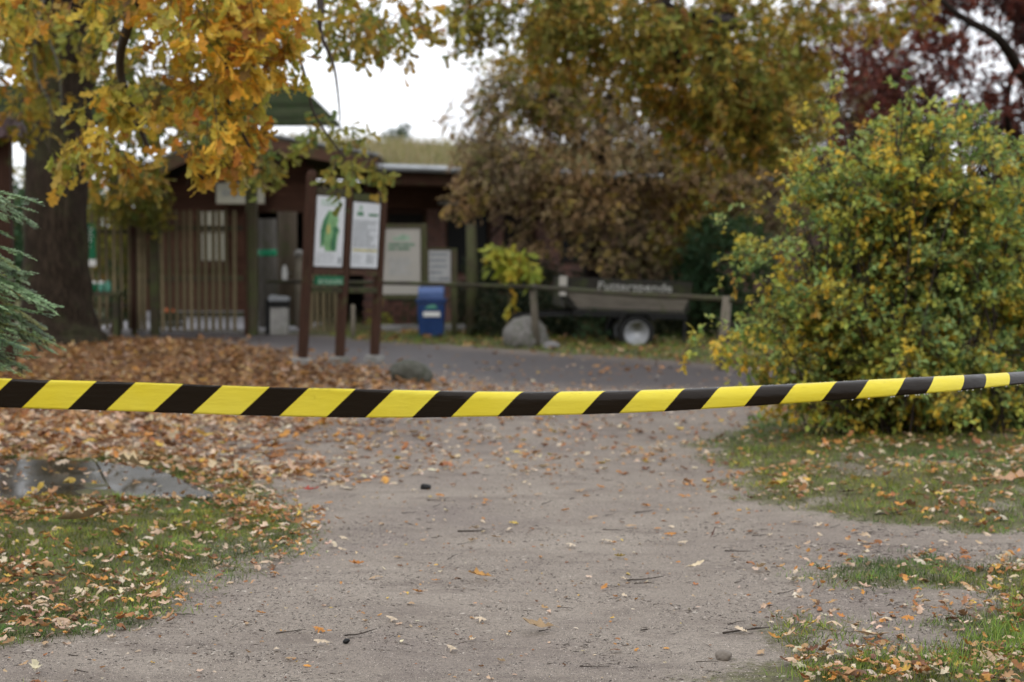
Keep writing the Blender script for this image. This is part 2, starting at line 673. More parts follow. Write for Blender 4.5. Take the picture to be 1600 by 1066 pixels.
def ground_mat():
    m, t, b, o = nodes('wet_earth_and_path')
    P = coord(t, 'Object')
    a = t.nodes.new('ShaderNodeAttribute')
    a.attribute_name = 'col'
    s = t.nodes.new('ShaderNodeSeparateColor')
    t.links.new(a.outputs['Color'], s.inputs[0])
    g, li, ro = s.outputs
    big = noise(t, P, 0.9, 5, 0.65)
    fine = noise(t, P, 60, 4, 0.75)
    grit = noise(t, P, 260, 3, 0.8)
    dirt = ramp(t, big, [(0.3, (0.22, 0.178, 0.15)), (0.5, (0.278, 0.234, 0.192)), (0.7, (0.34, 0.292, 0.243))])
    dirt = mix(t, 1.0, dirt, ramp(t, fine, [(0.3, 0.6), (0.5, 1.0), (0.72, 1.25)]), 'MULTIPLY')
    dirt = mix(t, 1.0, dirt, ramp(t, grit, [(0.38, 0.6), (0.5, 1.0), (0.62, 1.35)]), 'MULTIPLY')
    # darker damp smears stretched along the way people walk
    sm = noise(t, coord(t, 'Object', (1.0, 2.6, 1)), 1.6, 6, 0.7)
    dirt = mix(t, ramp(t, sm, [(0.5, 0), (0.66, 0.6)]), dirt, (0.14, 0.11, 0.092))
    ym = t.nodes.new('ShaderNodeSeparateXYZ')
    t.links.new(P, ym.inputs[0])
    wet = math_(t, 'ADD', noise(t, P, .5, 5, .7), math_(t, 'MULTIPLY', math_(t, 'SUBTRACT', ym.outputs[1], 12.0), .035))
    dirt = mix(t, ramp(t, wet, [(0.52, 0), (0.72, 0.6)]), dirt, (0.125, 0.095, 0.082))
    vo = t.nodes.new('ShaderNodeTexVoronoi')
    vo.inputs['Scale'].default_value = 70
    t.links.new(P, vo.inputs['Vector'])
    sp = math_(t, 'MULTIPLY', ramp(t, vo.outputs['Distance'], [(0.10, 1), (0.2, 0)]), ramp(t, noise(t, P, 6, 3), [(0.5, 0), (0.6, 0.75)]))
    dirt = mix(t, sp, dirt, (0.055, 0.043, 0.035))
    soil = ramp(t, noise(t, P, 14, 6, 0.75), [(0.3, (0.04, 0.03, 0.02)), (0.48, (0.09, 0.085, 0.03)), (0.7, (0.15, 0.17, 0.04))])
    v2 = t.nodes.new('ShaderNodeTexVoronoi')
    v2.inputs['Scale'].default_value = 9
    t.links.new(P, v2.inputs['Vector'])
    sv = t.nodes.new('ShaderNodeSeparateColor')
    t.links.new(v2.outputs['Color'], sv.inputs[0])
    litc = ramp(t, sv.outputs[0], [(0.0, (0.06, 0.032, 0.018)), (0.4, (0.13, 0.065, 0.03)), (0.7, (0.20, 0.10, 0.045)), (1, (0.30, 0.17, 0.09))])
    asph = ramp(t, noise(t, P, 40, 4, 0.7), [(0.3, (0.05, 0.043, 0.043)), (0.7, (0.105, 0.09, 0.088))])
    gn = math_(t, 'ADD', g, math_(t, 'MULTIPLY', math_(t, 'SUBTRACT', noise(t, P, 22, 5, 0.75), 0.5), 1.3))
    gf = ramp(t, gn, [(0.35, 0), (0.62, 0.9)])
    c = mix(t, gf, dirt, soil)
    ln = math_(t, 'ADD', li, math_(t, 'MULTIPLY', math_(t, 'SUBTRACT', sv.outputs[1], 0.5), 1.2))
    c = mix(t, ramp(t, ln, [(0.6, 0), (0.75, 0.92)]), c, litc)
    c = mix(t, ro, c, asph)
    t.links.new(c, b.inputs['Base Color'])
    rr = ramp(t, big, [(0.3, 0.5), (0.7, 0.8)])
    rr = mix(t, ro, rr, (0.5, 0.5, 0.5))
    t.links.new(rr, b.inputs['Roughness'])
    b.inputs['Specular IOR Level'].default_value = 0.22
    hh = math_(t, 'ADD', math_(t, 'MULTIPLY', grit, 0.9), math_(t, 'MULTIPLY', fine, 1.6))
    bump(t, b, hh, 0.55, 0.012)
    return m


M_GROUND = ground_mat()
fgx = gm.ravel()[quads].mean(1)
flx = lm.ravel()[quads].mean(1)
frx = rm.ravel()[quads].mean(1)
fy = gy.ravel()[quads].mean(1)
fx = gx.ravel()[quads].mean(1)
kind = np.where(frx > 0.5, 2, np.where((fgx < 0.3) & (flx < 0.5) & (fy < 26) & (np.abs(fx) < 14), 1, 0))
Vg = np.stack([gx.ravel(), gy.ravel(), gz.ravel()], 1)
Cg = np.stack([gm.ravel(), lm.ravel(), rm.ravel()], 1)
for k, nm in ((0, 'ground'), (1, 'dirt_path'), (2, 'asphalt_road')):
    q = quads[kind == k]
    u, inv = np.unique(q, return_inverse=True)
    me = np_mesh(nm, Vg[u], inv.reshape(q.shape), Cg[u], M_GROUND, True)
    o = link(nm, me)
    o['kind'] = 'structure'

# ------------------------------------------------------------------ colours of leaves
PAL = {
    'oak_near': [((.72, .41, .045), 4), ((.66, .27, .035), 1.6), ((.64, .49, .07), 3.6), ((.38, .41, .08), 4.0), ((.40, .15, .04), 1.2), ((.20, .12, .04), 1.4)],
    'oak_mid': [((.40, .33, .05), 3), ((.26, .27, .05), 3), ((.50, .28, .04), 1.6), ((.15, .19, .05), 3), ((.40, .17, .04), 1.0)],
    'oak_far': [((.38, .31, .050), 3), ((.22, .24, .045), 3.4), ((.56, .30, .035), 1.8), ((.13, .15, .035), 2), ((.40, .18, .05), 1.4), ((.46, .38, .10), 1.4)],
    'brown': [((.42, .29, .16), 4), ((.31, .215, .125), 4), ((.52, .38, .22), 2.4), ((.58, .44, .09), 1.2), ((.28, .27, .08), 1.6)],
    'shrub': [((.20, .31, .085), 4), ((.33, .44, .16), 3.6), ((.42, .47, .09), 3), ((.76, .50, .05), 2.6), ((.60, .50, .07), 2.2), ((.08, .13, .04), 2.2), ((.50, .26, .05), .5)],
    'red': [((.17, .045, .033), 4), ((.26, .075, .045), 3), ((.05, .018, .018), 3), ((.18, .06, .03), .8)],
    'green': [((.035, .075, .03), 4), ((.055, .11, .045), 3), ((.08, .14, .06), 1)],
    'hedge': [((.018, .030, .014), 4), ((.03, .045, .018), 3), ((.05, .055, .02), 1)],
    'yel': [((.30, .26, .035), 3), ((.18, .20, .04), 3), ((.40, .24, .03), 1.5), ((.10, .12, .03), 2)],
    'sapling': [((.36, .42, .06), 4), ((.26, .34, .06), 3), ((.50, .42, .05), 2), ((.50, .26, .03), 1)],
    'fir': [((.20, .33, .14), 4), ((.31, .45, .22), 3), ((.09, .16, .08), 2.5), ((.42, .42, .09), .3)],
    'pale': [((.30, .26, .17), 3), ((.2, .2, .1), 2), ((.36, .30, .2), 1)],
    'litter': [((.36, .19, .075), 3), ((.26, .125, .05), 3.4), ((.15, .08, .04), 3.4), ((.46, .29, .13), 1.8), ((.50, .36, .24), .8), ((.46, .24, .05), .5)],
    'litter_pale': [((.58, .43, .29), 3), ((.46, .27, .13), 3), ((.34, .15, .06), 2.4), ((.66, .54, .40), 1.8), ((.62, .42, .09), .5), ((.55, .26, .07), 2), ((.18, .09, .05), 1.2)],
    'grass': [((.19, .33, .06), 4), ((.29, .42, .09), 3), ((.36, .44, .09), 2.4), ((.36, .30, .12), 1), ((.06, .12, .028), 2)],
    'turf': [((.30, .27, .13), 4), ((.24, .24, .09), 2), ((.36, .29, .17), 2)],
}


def pick(pal, n, jit=0.18):
    c = np.array([p[0] for p in PAL[pal]])
    wt = np.array([p[1] for p in PAL[pal]], float)
    i = rng.choice(len(c), n, p=wt / wt.sum())
    return np.clip(c[i] * rng.uniform(1 - jit, 1 + jit, (n, 1)) * rng.uniform(.93, 1.07, (n, 3)), 0, .9)


def n3(p, s):
    return (np.sin(p[:, 0] * s * 1.7 + p[:, 1] * s * .9 + 1.3) + np.sin(p[:, 1] * s * 1.9 - p[:, 2] * s * 1.3 + .4) + np.sin(p[:, 2] * s * 2.1 + p[:, 0] * s * 1.1 + 2.2)) / 3


def foliage(clouds, size, pal, per=9, spread=0.16, droop=0.5, tmpl=None, twigs=True, thr=-0.25, ns=2.2, flat=0.0, clump=0.5, shell=0.0, szj=0.3):
    """leafy sprays inside ellipsoids; returns (V, F, C) of the leaves and a list of twig lines
    clouds: (centre, (rx, ry, rz), number of sprays[, palette])"""
    if tmpl is None: tmpl = simple_leaf()
    tv, tf = tmpl
    Vs, Fs, Cs = [], [], []
    tw = []
    off = 0
    for c in clouds:
        cen, rad, n = c[0], np.array(c[1]), c[2]
        pl = c[3] if len(c) > 3 else pal
        P = norm(rng.normal(size=(n * 3, 3))) * (shell + (1 - shell) * rng.uniform(0, 1, (n * 3, 1)) ** (1 / 3))
        P = P * rad + np.array(cen)
        keep = n3(P, ns) > thr + rng.uniform(-.25, .25, len(P))
        P = P[keep][:n]
        n = len(P)
        if n == 0: continue
        out = norm((P - np.array(cen)) / rad)
        D = norm(out * 0.8 + rng.normal(size=(n, 3)) * 0.6 + np.array([0, 0, -droop]))
        L = spread * rng.uniform(.7, 1.5, n)
        pc = pick(pl, n, .1)
        # leaves along each spray
        t = rng.uniform(0.0, 1.0, (n, per))
        base = P[:, None, :] + D[:, None, :] * (t * L[:, None])[..., None] + rng.normal(size=(n, per, 3)) * (size * 0.22)
        ld = norm(D[:, None, :] * 0.7 + rng.normal(size=(n, per, 3)) * 0.75 + np.array([0, 0, -droop * 0.8]))
        nn = norm(rng.normal(size=(n, per, 3)) * 0.8 + np.array([0, -.3, 1.0]))
        sz = size * rng.uniform(1 - szj, 1 + szj, (n, per))
        M = frames(ld.reshape(-1, 3), nn.reshape(-1, 3)) * sz.reshape(-1, 1, 1)
        cc = pick(pl, n * per)
        dr_ = np.clip(n3(np.repeat(P, per, 0), 1.6 if size < .08 else .8) * .8 + .5, 0, 1)[:, None]
        cc = cc * (np.array([[.72, .9, 1.15]]) * (1 - dr_) + np.array([[1.35, 1.12, .75]]) * dr_)
        mixf = clump
        cc = cc * (1 - mixf) + np.repeat(pc, per, 0) * mixf
        v, f, cl_ = scatter(tv, tf, M, base.reshape(-1, 3), cc)
        Vs.append(v)
        Fs.append(f + off)
        Cs.append(cl_)
        off += len(v)
        if twigs:
            for i in range(n): tw.append((P[i] - D[i] * L[i] * .6, P[i] + D[i] * L[i]))
    return (np.concatenate(Vs), np.concatenate(Fs), np.concatenate(Cs)), tw


def leaf_obj(name, data, mat, parent, kind='stuff'):
    V, Fc, C = data
    me = np_mesh(name, V, Fc, C, mat)
    o = link(name, me, parent)
    if parent is not None:
        o.matrix_parent_inverse = Matrix.Identity(4)
        V0 = np.array(parent.location)
        V2 = V - V0
        me.vertices.foreach_set('co', V2.astype(np.float32).ravel())
        me.update()
    if kind: o['kind'] = kind
    return o


def twig_obj(name, lines, r, mat, parent, off=(0, 0, 0)):
    A = np.array([l[0] for l in lines]) - np.array(off)
    B = np.array([l[1] for l in lines]) - np.array(off)
    D = norm(B - A)
    ref = norm(np.cross(D, np.array([.3, .2, 1.0])))
    q = np.cross(D, ref)
    n = len(A)
    vs = []
    for p, rr in ((A, r), (B, r * .5)):
        for k in range(3):
            an = 2 * math.pi * k / 3
            vs.append(p + (ref * math.cos(an) + q * math.sin(an)) * rr)
    V = np.stack(vs, 1).reshape(-1, 3)
    tf = np.array([(0, 1, 4, 3), (1, 2, 5, 4), (2, 0, 3, 5)])
    Fc = (tf[None] + (np.arange(n) * 6)[:, None, None]).reshape(-1, 4)
    me = np_mesh(name, V, Fc, None, mat)
    o = link(name, me, parent)
    o['kind'] = 'stuff'
    return o


def limb(name, pts, rads, mat, parent, n=9, wob=0.06, sub=5):
    """a curved limb through the points (world), Catmull-Rom smoothed"""
    P = [Vector(p) for p in pts]
    out = []
    rr = []
    for i in range(len(P) - 1):
        p0, p1, p2, p3 = P[max(i - 1, 0)], P[i], P[i + 1], P[min(i + 2, len(P) - 1)]
        for k in range(sub):
            t = k / sub
            out.append(0.5 * ((2 * p1) + (p2 - p0) * t + (2 * p0 - 5 * p1 + 4 * p2 - p3) * t * t + (3 * p1 - p0 - 3 * p2 + p3) * t ** 3))
            rr.append(rads[i] * (1 - t) + rads[i + 1] * t)
    out.append(P[-1])
    rr.append(rads[-1])
    off = parent.location if parent is not None else Vector((0, 0, 0))
    m = MB().tube([p - off for p in out], rr, n, True, wob)
    return m.build(name, mat, parent, True)


def cloud(px, py, Y, rx, ry, rY, n, pal=None):
    c = at(px, py, Y)
    k = Y / F
    t = (tuple(c), (rx * k, rY, ry * k), n)
    return t + (pal,) if pal else t


OAK = oak_leaf(7, 0.35, 1.0, 0.30, 3, 0.3)
OAKS = oak_leaf(5, 0.3, 0.8, 0.32, 5, 0.25, False)

# ------------------------------------------------------------------ long building with turf roof (right of the gatehouse)
A0 = Vector((-2.55, 33.2, 0))
A1 = Vector((6.2, 38.4, 0))
ang = math.atan2(A1.y - A0.y, A1.x - A0.x)
LB = (A1 - A0).length
bl = empty('long_building', A0, ang)
tag(bl, 'long low brick building with beige turf roof and grey gutter behind the blue bin', 'building')
openings = [(0.15, 1.05, 0.0, 2.15), (1.45, 2.5, 0.9, 2.1), (2.75, 3.55, 0.0, 2.15), (4.1, 5.1, 1.1, 2.15), (5.5, 6.5, 1.1, 2.15), (7.2, 8.4, 1.1, 2.15)]
x0 = -0.2
wall = MB()
for (a, b_, c, d) in openings:
    wall.box(x0, a, 0, .25, -.1, 2.2)
    if c > 0.05: wall.box(a, b_, 0, .25, -.1, c)
    x0 = b_
wall.box(x0, LB, 0, .25, -.1, 2.2)
wall.build('wall', M_BRICK, bl)
MB().box(-.2, LB, 0.02, .24, 2.202, 2.95).build('upper_wall', M_SIDING, bl)
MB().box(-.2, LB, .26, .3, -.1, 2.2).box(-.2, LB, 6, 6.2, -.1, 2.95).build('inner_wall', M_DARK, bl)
for i, (a, b_, c, d) in enumerate(openings):
    fr = MB().box(a, a + .07, .04, .12, c, 2.18).box(b_ - .07, b_, .04, .12, c, 2.18).box(a + .07, b_ - .07, .04, .12, 2.1, 2.18)
    if c > .05:
        f = fr.box(a + .07, b_ - .07, .04, .12, c, c + .06).build('window', M_POST_BROWN, bl)
        MB().box(a + .07, b_ - .07, .07, .09, c + .06, 2.1).build('pane', M_GLASS, f)
    else:
        f = fr.build('door', M_POST_BROWN, bl)
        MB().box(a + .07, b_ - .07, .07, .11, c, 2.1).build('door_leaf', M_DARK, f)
# soffit, fascia, rafters, gutter and turf roof
MB().box(-.3, LB, -1.0, 0.0, 2.62, 2.66).build('soffit', M_SIDING, bl)
MB().box(-.3, LB, -1.06, -1.0, 2.62, 2.92).build('fascia', M_POST_BROWN, bl)
g = MB()
g.tube([(-.6, -1.14, 2.93), (LB, -1.14, 2.86)], .07, 8)
g.build('gutter', M_METAL, bl, True)
rf = MB()
rf.add([(-.3, -1.0, 2.93), (LB, -1.0, 2.93), (LB, 4.5, 3.75), (-.3, 4.5, 3.75), (-.3, 6.6, 3.0), (LB, 6.6, 3.0)],
       [(0, 1, 2, 3), (3, 2, 5, 4)])
rfo = rf.build('roof', plain('turf_bed', (0.20, 0.17, 0.09), 0.9, 0.4, 4), bl)
nb = 9000
tx = rng.uniform(-.3, LB, nb)
ty = rng.uniform(-1, 4.6, nb)
tz = 2.93 + (ty + 1) / 5.5 * .82
Mt = frames(np.stack([rng.normal(size=nb), rng.normal(size=nb), np.zeros(nb)], 1), np.tile([0, 0, 1.0], (nb, 1)) + rng.normal(size=(nb, 3)) * .25)
hgt = rng.uniform(.10, .30, nb)
Mt = Mt * np.stack([np.full(nb, .016), hgt, hgt], 1)[:, None, :]
v, f, c = scatter(BLADE_V, BLADE_F, Mt, np.stack([tx, ty, tz], 1), pick('turf', nb))
o = link('turf_grass', np_mesh('turf_grass', v, f, c, GRASS), rfo)
o['kind'] = 'stuff'
# white lamp box under the eaves
MB().box(1.25, 1.65, -.35, -.05, 2.28, 2.36).build('eave_lamp', M_CONCRETE, bl)

# ------------------------------------------------------------------ gatehouse with gable (brown boards)
YG = 33.0
gh = empty('gatehouse', (X(365, YG), YG, 0))
tag(gh, 'dark brown weatherboarded gatehouse with gable roof behind the picket gate', 'building')
ox = gh.location.x


def gx_(px): return X(px, YG) - ox


def gzz(py): return Z(py, YG)


xl, xr, xa = gx_(200), gx_(560), gx_(372)
ze, za = gzz(300), gzz(218)
zr = gzz(258)
doorL, doorR, doorT = gx_(404), gx_(474), gzz(332)


def roofz(x):
    return ze + (za - ze) * (x - xl) / (xa - xl) if x < xa else za + (zr - za) * (x - xa) / (xr - xa)


nboard = 0
z = 0.25
hb = 0.115
while z < za - .12:
    zt = z + hb
    # the span of the board under the roof slope
    a, b_ = gx_(212), gx_(490)
    if zt > roofz(a) - .1: a = xl + (xa - xl) * (zt + .1 - ze) / (za - ze)
    if zt > roofz(b_) - .1: b_ = xa + (xr - xa) * (zt + .1 - za) / (zr - za)
    if b_ - a > .1:
        segs = [(a, b_)] if z > doorT else [(a, doorL), (doorR, b_)]
        for s0, s1 in segs:
            if s1 - s0 < .05: continue
            m = MB()
            m.add([(s0, 0, z), (s1, 0, z), (s1, .012, zt + .004), (s0, .012, zt + .004), (s0, .035, z), (s1, .035, z), (s1, .035, zt + .004), (s0, .035, zt + .004)],
                  [(0, 1, 2, 3), (4, 7, 6, 5), (0, 4, 5, 1), (2, 6, 7, 3), (0, 3, 7, 4), (1, 5, 6, 2)])
            m.build('board', M_SIDING, gh)
    z += hb
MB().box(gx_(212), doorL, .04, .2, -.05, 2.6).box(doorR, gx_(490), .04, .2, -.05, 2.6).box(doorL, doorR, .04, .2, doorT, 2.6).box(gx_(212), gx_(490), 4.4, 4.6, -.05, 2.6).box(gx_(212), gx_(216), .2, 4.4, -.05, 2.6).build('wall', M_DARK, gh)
MB().box(gx_(212), doorL, -.12, -.01, -.05, .24).build('plinth', M_PALESTONE, gh)
MB().box(doorL - .09, doorL, -.05, .05, 0, doorT + .09).box(doorR, doorR + .09, -.05, .05, 0, doorT + .09).box(doorL, doorR, -.05, .05, doorT, doorT + .09).build('door_frame', M_POST_BROWN, gh)
# roof slabs with barge boards and metal edge
for (xa_, za_, xb_, zb_) in ((xl - .15, ze - .02, xa, za), (xa, za, xr + .5, zr - .04)):
    r_ = MB().prism([(xa_, za_ + .10), (xb_, zb_ + .10), (xb_, zb_ + .16), (xa_, za_ + .16)], -.95, 4.8).build('roof', plain('mossy_roof_felt', (0.11, 0.10, 0.075), 0.9, 0.4, 3), gh)
    MB().prism([(xa_, za_ - .12), (xb_, zb_ - .12), (xb_, zb_ + .098), (xa_, za_ + .098)], -.94, -.88).build('barge_board', M_BEAM_BROWN, gh)
    MB().prism([(xa_, za_ + .162), (xb_, zb_ + .162), (xb_, zb_ + .20), (xa_, za_ + .20)], -1.0, -.85).build('roof_edge', M_METAL, r_)
# ground is paved in front of the gatehouse
pv = MB().box(X(150, 30.5), X(480, 30.5), 29.6, 32.8, -.05, .06).build('entrance_pavement', M_PALESTONE)
pv['kind'] = 'structure'


def text_mesh(txt, size, mat, depth=0.004, shear=0):
    cu = bpy.data.curves.new('lettering', 'FONT')
    cu.body = txt
    cu.size = size
    cu.extrude = depth
    cu.shear = shear
    cu.offset = size * 0.012
    ob = bpy.data.objects.new('lettering', cu)
    COL.objects.link(ob)
    bpy.context.view_layer.update()
    me = bpy.data.meshes.new_from_object(ob.evaluated_get(bpy.context.evaluated_depsgraph_get()))
    bpy.data.objects.remove(ob)
    me.materials.clear()
    me.materials.append(mat)
    return me


# entrance sign on the gable
es = empty('entrance_sign', at(376, 302, 32.7))
tag(es, 'pale cream name sign on the brown gable boards above the gate', 'sign')
k = 32.7 / F
MB().box(-38 * k, 37 * k, 0, .03, -16 * k, 16 * k).build('panel', M_CREAM, es)
MB().box(-40 * k, 39 * k, .004, .05, 16.3 * k, 18 * k).box(-40 * k, 39 * k, .004, .05, -18 * k, -16.3 * k).build('frame', M_BEAM_BROWN, es)
o = link('lettering', text_mesh('Eingang', .17, M_GREYP, shear=.2), es)
o.location = (-30 * k, -.005, -.05)
o.rotation_euler = (R(90), 0, 0)


def print_rows(x0, x1, z0, z1, rows, rnd, minw=.03, maxw=.14, fill=.5, y=-.004, left=False, short=0.0):
    """rows of word-like dashes: far print too small to read"""
    m = MB()
    rh = (z1 - z0) / rows
    for i in range(rows):
        zc = z1 - (i + .5) * rh
        s = rnd.uniform(0, short) * (x1 - x0) if short else 0
        x = x0 + s
        xe = x1 - (s if not left else rnd.uniform(0, .4) * (x1 - x0))
        while x < xe - minw:
            w_ = min(rnd.uniform(minw, maxw), xe - x)
            m.box(x, x + w_, y, 0.0, zc - rh * fill / 2, zc + rh * fill / 2)
            x += w_ + rnd.uniform(.012, .03)
    return m


# ------------------------------------------------------------------ mossy canopy roof
cn = empty('entrance_canopy', (X(392, 28.7), 28.7, 0))
tag(cn, 'mossy green shingled canopy roof on posts above the gate, behind the oak', 'canopy')
cx0, cy0 = cn.location.x, cn.location.y
ze_, zr_ = Z(197, 26.5), Z(141, 29)
xe1, xr1 = X(534, 26.5), X(478, 29)
xL = -11.5
n_c = 13
for i in range(n_c):
    t0, t1 = i / n_c, (i + 1) / n_c
    ya, yb = 26.5 + 2.5 * t0, 26.5 + 2.5 * t1 + .02
    za_, zb_ = ze_ + (zr_ - ze_) * t0, ze_ + (zr_ - ze_) * t1
    xr_a = xe1 + (xr1 - xe1) * t0
    xr_b = xe1 + (xr1 - xe1) * t1
    m = MB()
    m.add([(xL - cx0, ya - cy0, za_ + .05), (xr_a - cx0, ya - cy0, za_ + .05), (xr_b - cx0, yb - cy0, zb_ - .02), (xL - cx0, yb - cy0, zb_ - .02),
           (xL - cx0, ya - cy0, za_), (xr_a - cx0, ya - cy0, za_), (xr_b - cx0, yb - cy0, zb_ - .05), (xL - cx0, yb - cy0, zb_ - .05)],
          [(0, 1, 2, 3), (4, 7, 6, 5), (0, 4, 5, 1), (1, 5, 6, 2), (2, 6, 7, 3), (3, 7, 4, 0)])
    m.build('shingle_course', M_SHINGLE, cn)
MB().add([(xL - cx0, .3, zr_), (xr1 - cx0, .3, zr_), (xr1 - cx0 + .1, 1.3, zr_ - .2), (xL - cx0, 1.3, zr_ - .2), (xL - cx0, .3, zr_ - .06), (xr1 - cx0, .3, zr_ - .06), (xr1 - cx0 + .1, 1.3, zr_ - .26), (xL - cx0, 1.3, zr_ - .26)],
         [(0, 1, 2, 3), (4, 7, 6, 5), (0, 4, 5, 1), (1, 5, 6, 2), (2, 6, 7, 3), (3, 7, 4, 0)]).build('back_slope', M_SHINGLE, cn)
MB().tube([(xL - cx0, .28, zr_ + .03), (xr1 - cx0 + .05, .28, zr_ + .03)], .06, 8).build('ridge_cap', M_SHINGLE, cn, True)
MB().box(xL - cx0, .3, -.1, .1, 3.62, 3.80).build('beam', M_BEAM_BROWN, cn)
for px in (393.5, 88):
    xx = X(px, 28.7) - cx0
    MB().box(xx - .09, xx + .09, -.09, .09, -.1, 3.62).build('post', M_MOSSY, cn, bevel=.01)
for xx in (-3.6, -6.2):
    MB().box(xx - .09, xx + .09, -.09, .09, -.1, 3.62).build('post', M_MOSSY, cn, bevel=.01)

# ------------------------------------------------------------------ picket gate and fences
YF = 28.6


def picket_mesh(h, w_, name):
    m = MB()
    m.add([(-w_ / 2, 0, 0), (w_ / 2, 0, 0), (w_ / 2, 0, h - .03), (0, 0, h), (-w_ / 2, 0, h - .03),
           (-w_ / 2, .022, 0), (w_ / 2, .022, 0), (w_ / 2, .022, h - .03), (0, .022, h), (-w_ / 2, .022, h - .03)],
          [(0, 1, 2, 3, 4), (9, 8, 7, 6, 5), (0, 5, 6, 1), (1, 6, 7, 2), (2, 7, 8, 3), (3, 8, 9, 4), (4, 9, 5, 0)])
    return m.mesh(name, M_PICKET)


PK_L = picket_mesh(2.0, .062, 'picket')
PK_S = picket_mesh(1.0, .062, 'picket_low')


def picket_run(root, pxa, pxb, step, z0, me, rails, Y=YF):
    px = pxa
    while px <= pxb:
        o = link('picket', me, root)
        o.location = (X(px, Y) - root.location.x, -.03, z0 + random.uniform(-.015, .015))
        o.rotation_euler = (0, random.uniform(-.012, .012), 0)
        px += step
    for zz in rails:
        MB().box(X(pxa - 5, Y) - root.location.x, X(pxb + 5, Y) - root.location.x, .0, .04, zz - .04, zz + .04).build('rail', M_RAIL, root)


gt = empty('picket_gate', (X(250, YF), YF, 0))
tag(gt, 'tall closed gate of weathered wooden pickets in front of the brown gatehouse', 'gate')
picket_run(gt, 254, 376, 11.2, .08, PK_L, (.35, .95, 1.78))
MB().box(X(381, YF) - gt.location.x, X(386, YF) - gt.location.x, -.04, .06, .02, 2.05).build('hinge_stile', M_POST_BROWN, gt)
fe = empty('picket_fence', (X(170, YF), YF, 0))
tag(fe, 'weathered picket fence with dark posts between the oak trunk and the gate', 'fence')
picket_run(fe, 132, 202, 11.5, .1, PK_L, (.5, 1.72))
picket_run(fe, 217, 232, 8, .1, PK_L, (.9, 1.72))
for px, hw in ((208.5, 4), (241, 7)):
    xx = X(px, YF) - fe.location.x
    MB().box(xx - hw * .0106, xx + hw * .0106, -.06, .06, -.1, 2.12).build('post', M_MOSSY if px > 220 else M_POST_BROWN, fe, bevel=.01)
fl = empty('low_picket_gate', (X(505, YF), YF + .2, 0))
tag(fl, 'low picket gate seen between the legs of the information board', 'gate')
picket_run(fl, 484, 528, 9.5, .06, PK_S, (.25, .8), YF)

# cream notice on the gatehouse wall seen through the gate
nt_ = empty('wall_notice', at(335, 369, 32.7))
tag(nt_, 'cream notice on the gatehouse wall seen through the gate pickets', 'notice')
k = 32.7 / F
MB().box(-20 * k, 20 * k, 0, .03, 8 * k, 38 * k).build('upper_panel', M_CREAM, nt_)
MB().box(-20 * k, 20 * k, 0, .03, -38 * k, 5 * k).build('lower_panel', M_CREAM, nt_)

# green vertical sign on the fence
gs = empty('green_sign', at(141, 385, 28.3))
tag(gs, 'narrow green sign with white text on the fence beside the oak trunk', 'sign')
k = 28.3 / F
MB().box(-8.5 * k, 8.5 * k, 0, .02, -20 * k, 36 * k).build('panel', M_GREENSIGN, gs)
MB().box(-8.5 * k, 8.5 * k, 0, .02, -31 * k, -20.5 * k).build('lower_label', M_WHITEPAINT, gs)
print_rows(-6 * k, 5 * k, -2 * k, 30 * k, 8, random, .015, .04, .4, left=True).build('print', M_WHITEPAINT, gs)

# teal buckets on a shelf by the fence, wooden bench box
sh = empty('wooden_shelf', (X(158, 28.0), 28.0, 0))
tag(sh, 'dark wooden shelf box standing by the fence at the foot of the oak', 'shelf')
MB().box(-.28, .32, -.15, .2, .68, .74).build('shelf_top', M_RAIL, sh)
for xx in (-.24, .24): MB().box(xx - .04, xx + .04, -.12, .16, 0, .678).build('leg', M_RAIL, sh)
MB().box(-.2, .2, -.1, .12, .25, .3).build('lower_board', M_RAIL, sh)
for i, (px, wh) in enumerate(((146, 'dark teal bucket with a white lid'), (157.5, 'pale teal bucket with a white lid'), (168, 'green bucket'))):
    b_ = empty('bucket', (X(px, 28.0), 28.0, .745))
    tag(b_, wh + [' at the trunk end of the wooden shelf', ' in the middle of the wooden shelf', ' at the right end of the wooden shelf'][i], 'bucket', 'buckets on the shelf')
    MB().lathe([(.036, 0), (.05, .02), (.052, .10), (.046, .13)], 16).build('body', M_TEAL if i else M_GREENSIGN, b_, True)
    MB().lathe([(.048, .131), (.05, .145), (.03, .165), (.008, .175)], 16).build('lid', M_WHITEPAINT if i < 2 else M_TEAL, b_, True)
# leaning pinkish board, paper jars
o = MB().box(-.06, .06, 0, .03, 0, .55).build('leaning_board', plain('pinkish_board', (0.30, 0.19, 0.15), .8))
tag(o, 'pinkish plank leaning against the fence beside the shelf', 'plank')
o.location = (X(174, 28.2), 28.2, .05)
o.rotation_euler = (R(-12), R(10), 0)
# pumpkin behind the gate
pk = empty('pumpkin', (X(262, 30.4), 30.4, .24))
tag(pk, 'small orange pumpkin seen through the pickets of the gate', 'pumpkin')
m = MB()
prof = [(.01, .0), (.06, .005), (.10, .04), (.11, .08), (.09, .125), (.05, .145), (.015, .135)]
m.lathe(prof, 20)
m.v = [(x * (1 + .06 * math.cos(8 * math.atan2(y, x))), y * (1 + .06 * math.cos(8 * math.atan2(y, x))), z_) for x, y, z_ in m.v]
m.build('body', M_ORANGE, pk, True)
MB().tube([(0, 0, .13), (.01, 0, .17), (.03, 0, .19)], .012, 6).build('stalk', M_STALK, pk)
cr_ = empty('crate', (X(262, 30.4), 30.4, .06))
tag(cr_, 'low dark wooden crate under the pumpkin behind the gate', 'crate')
for zz in (0, .09):
    for y_ in (-.14, .12): MB().box(-.22, .22, y_, y_ + .02, zz, zz + .07).build('slat', M_RAIL, cr_)
MB().box(-.21, .21, -.119, .119, .16, .178).build('lid', M_RAIL, cr_)

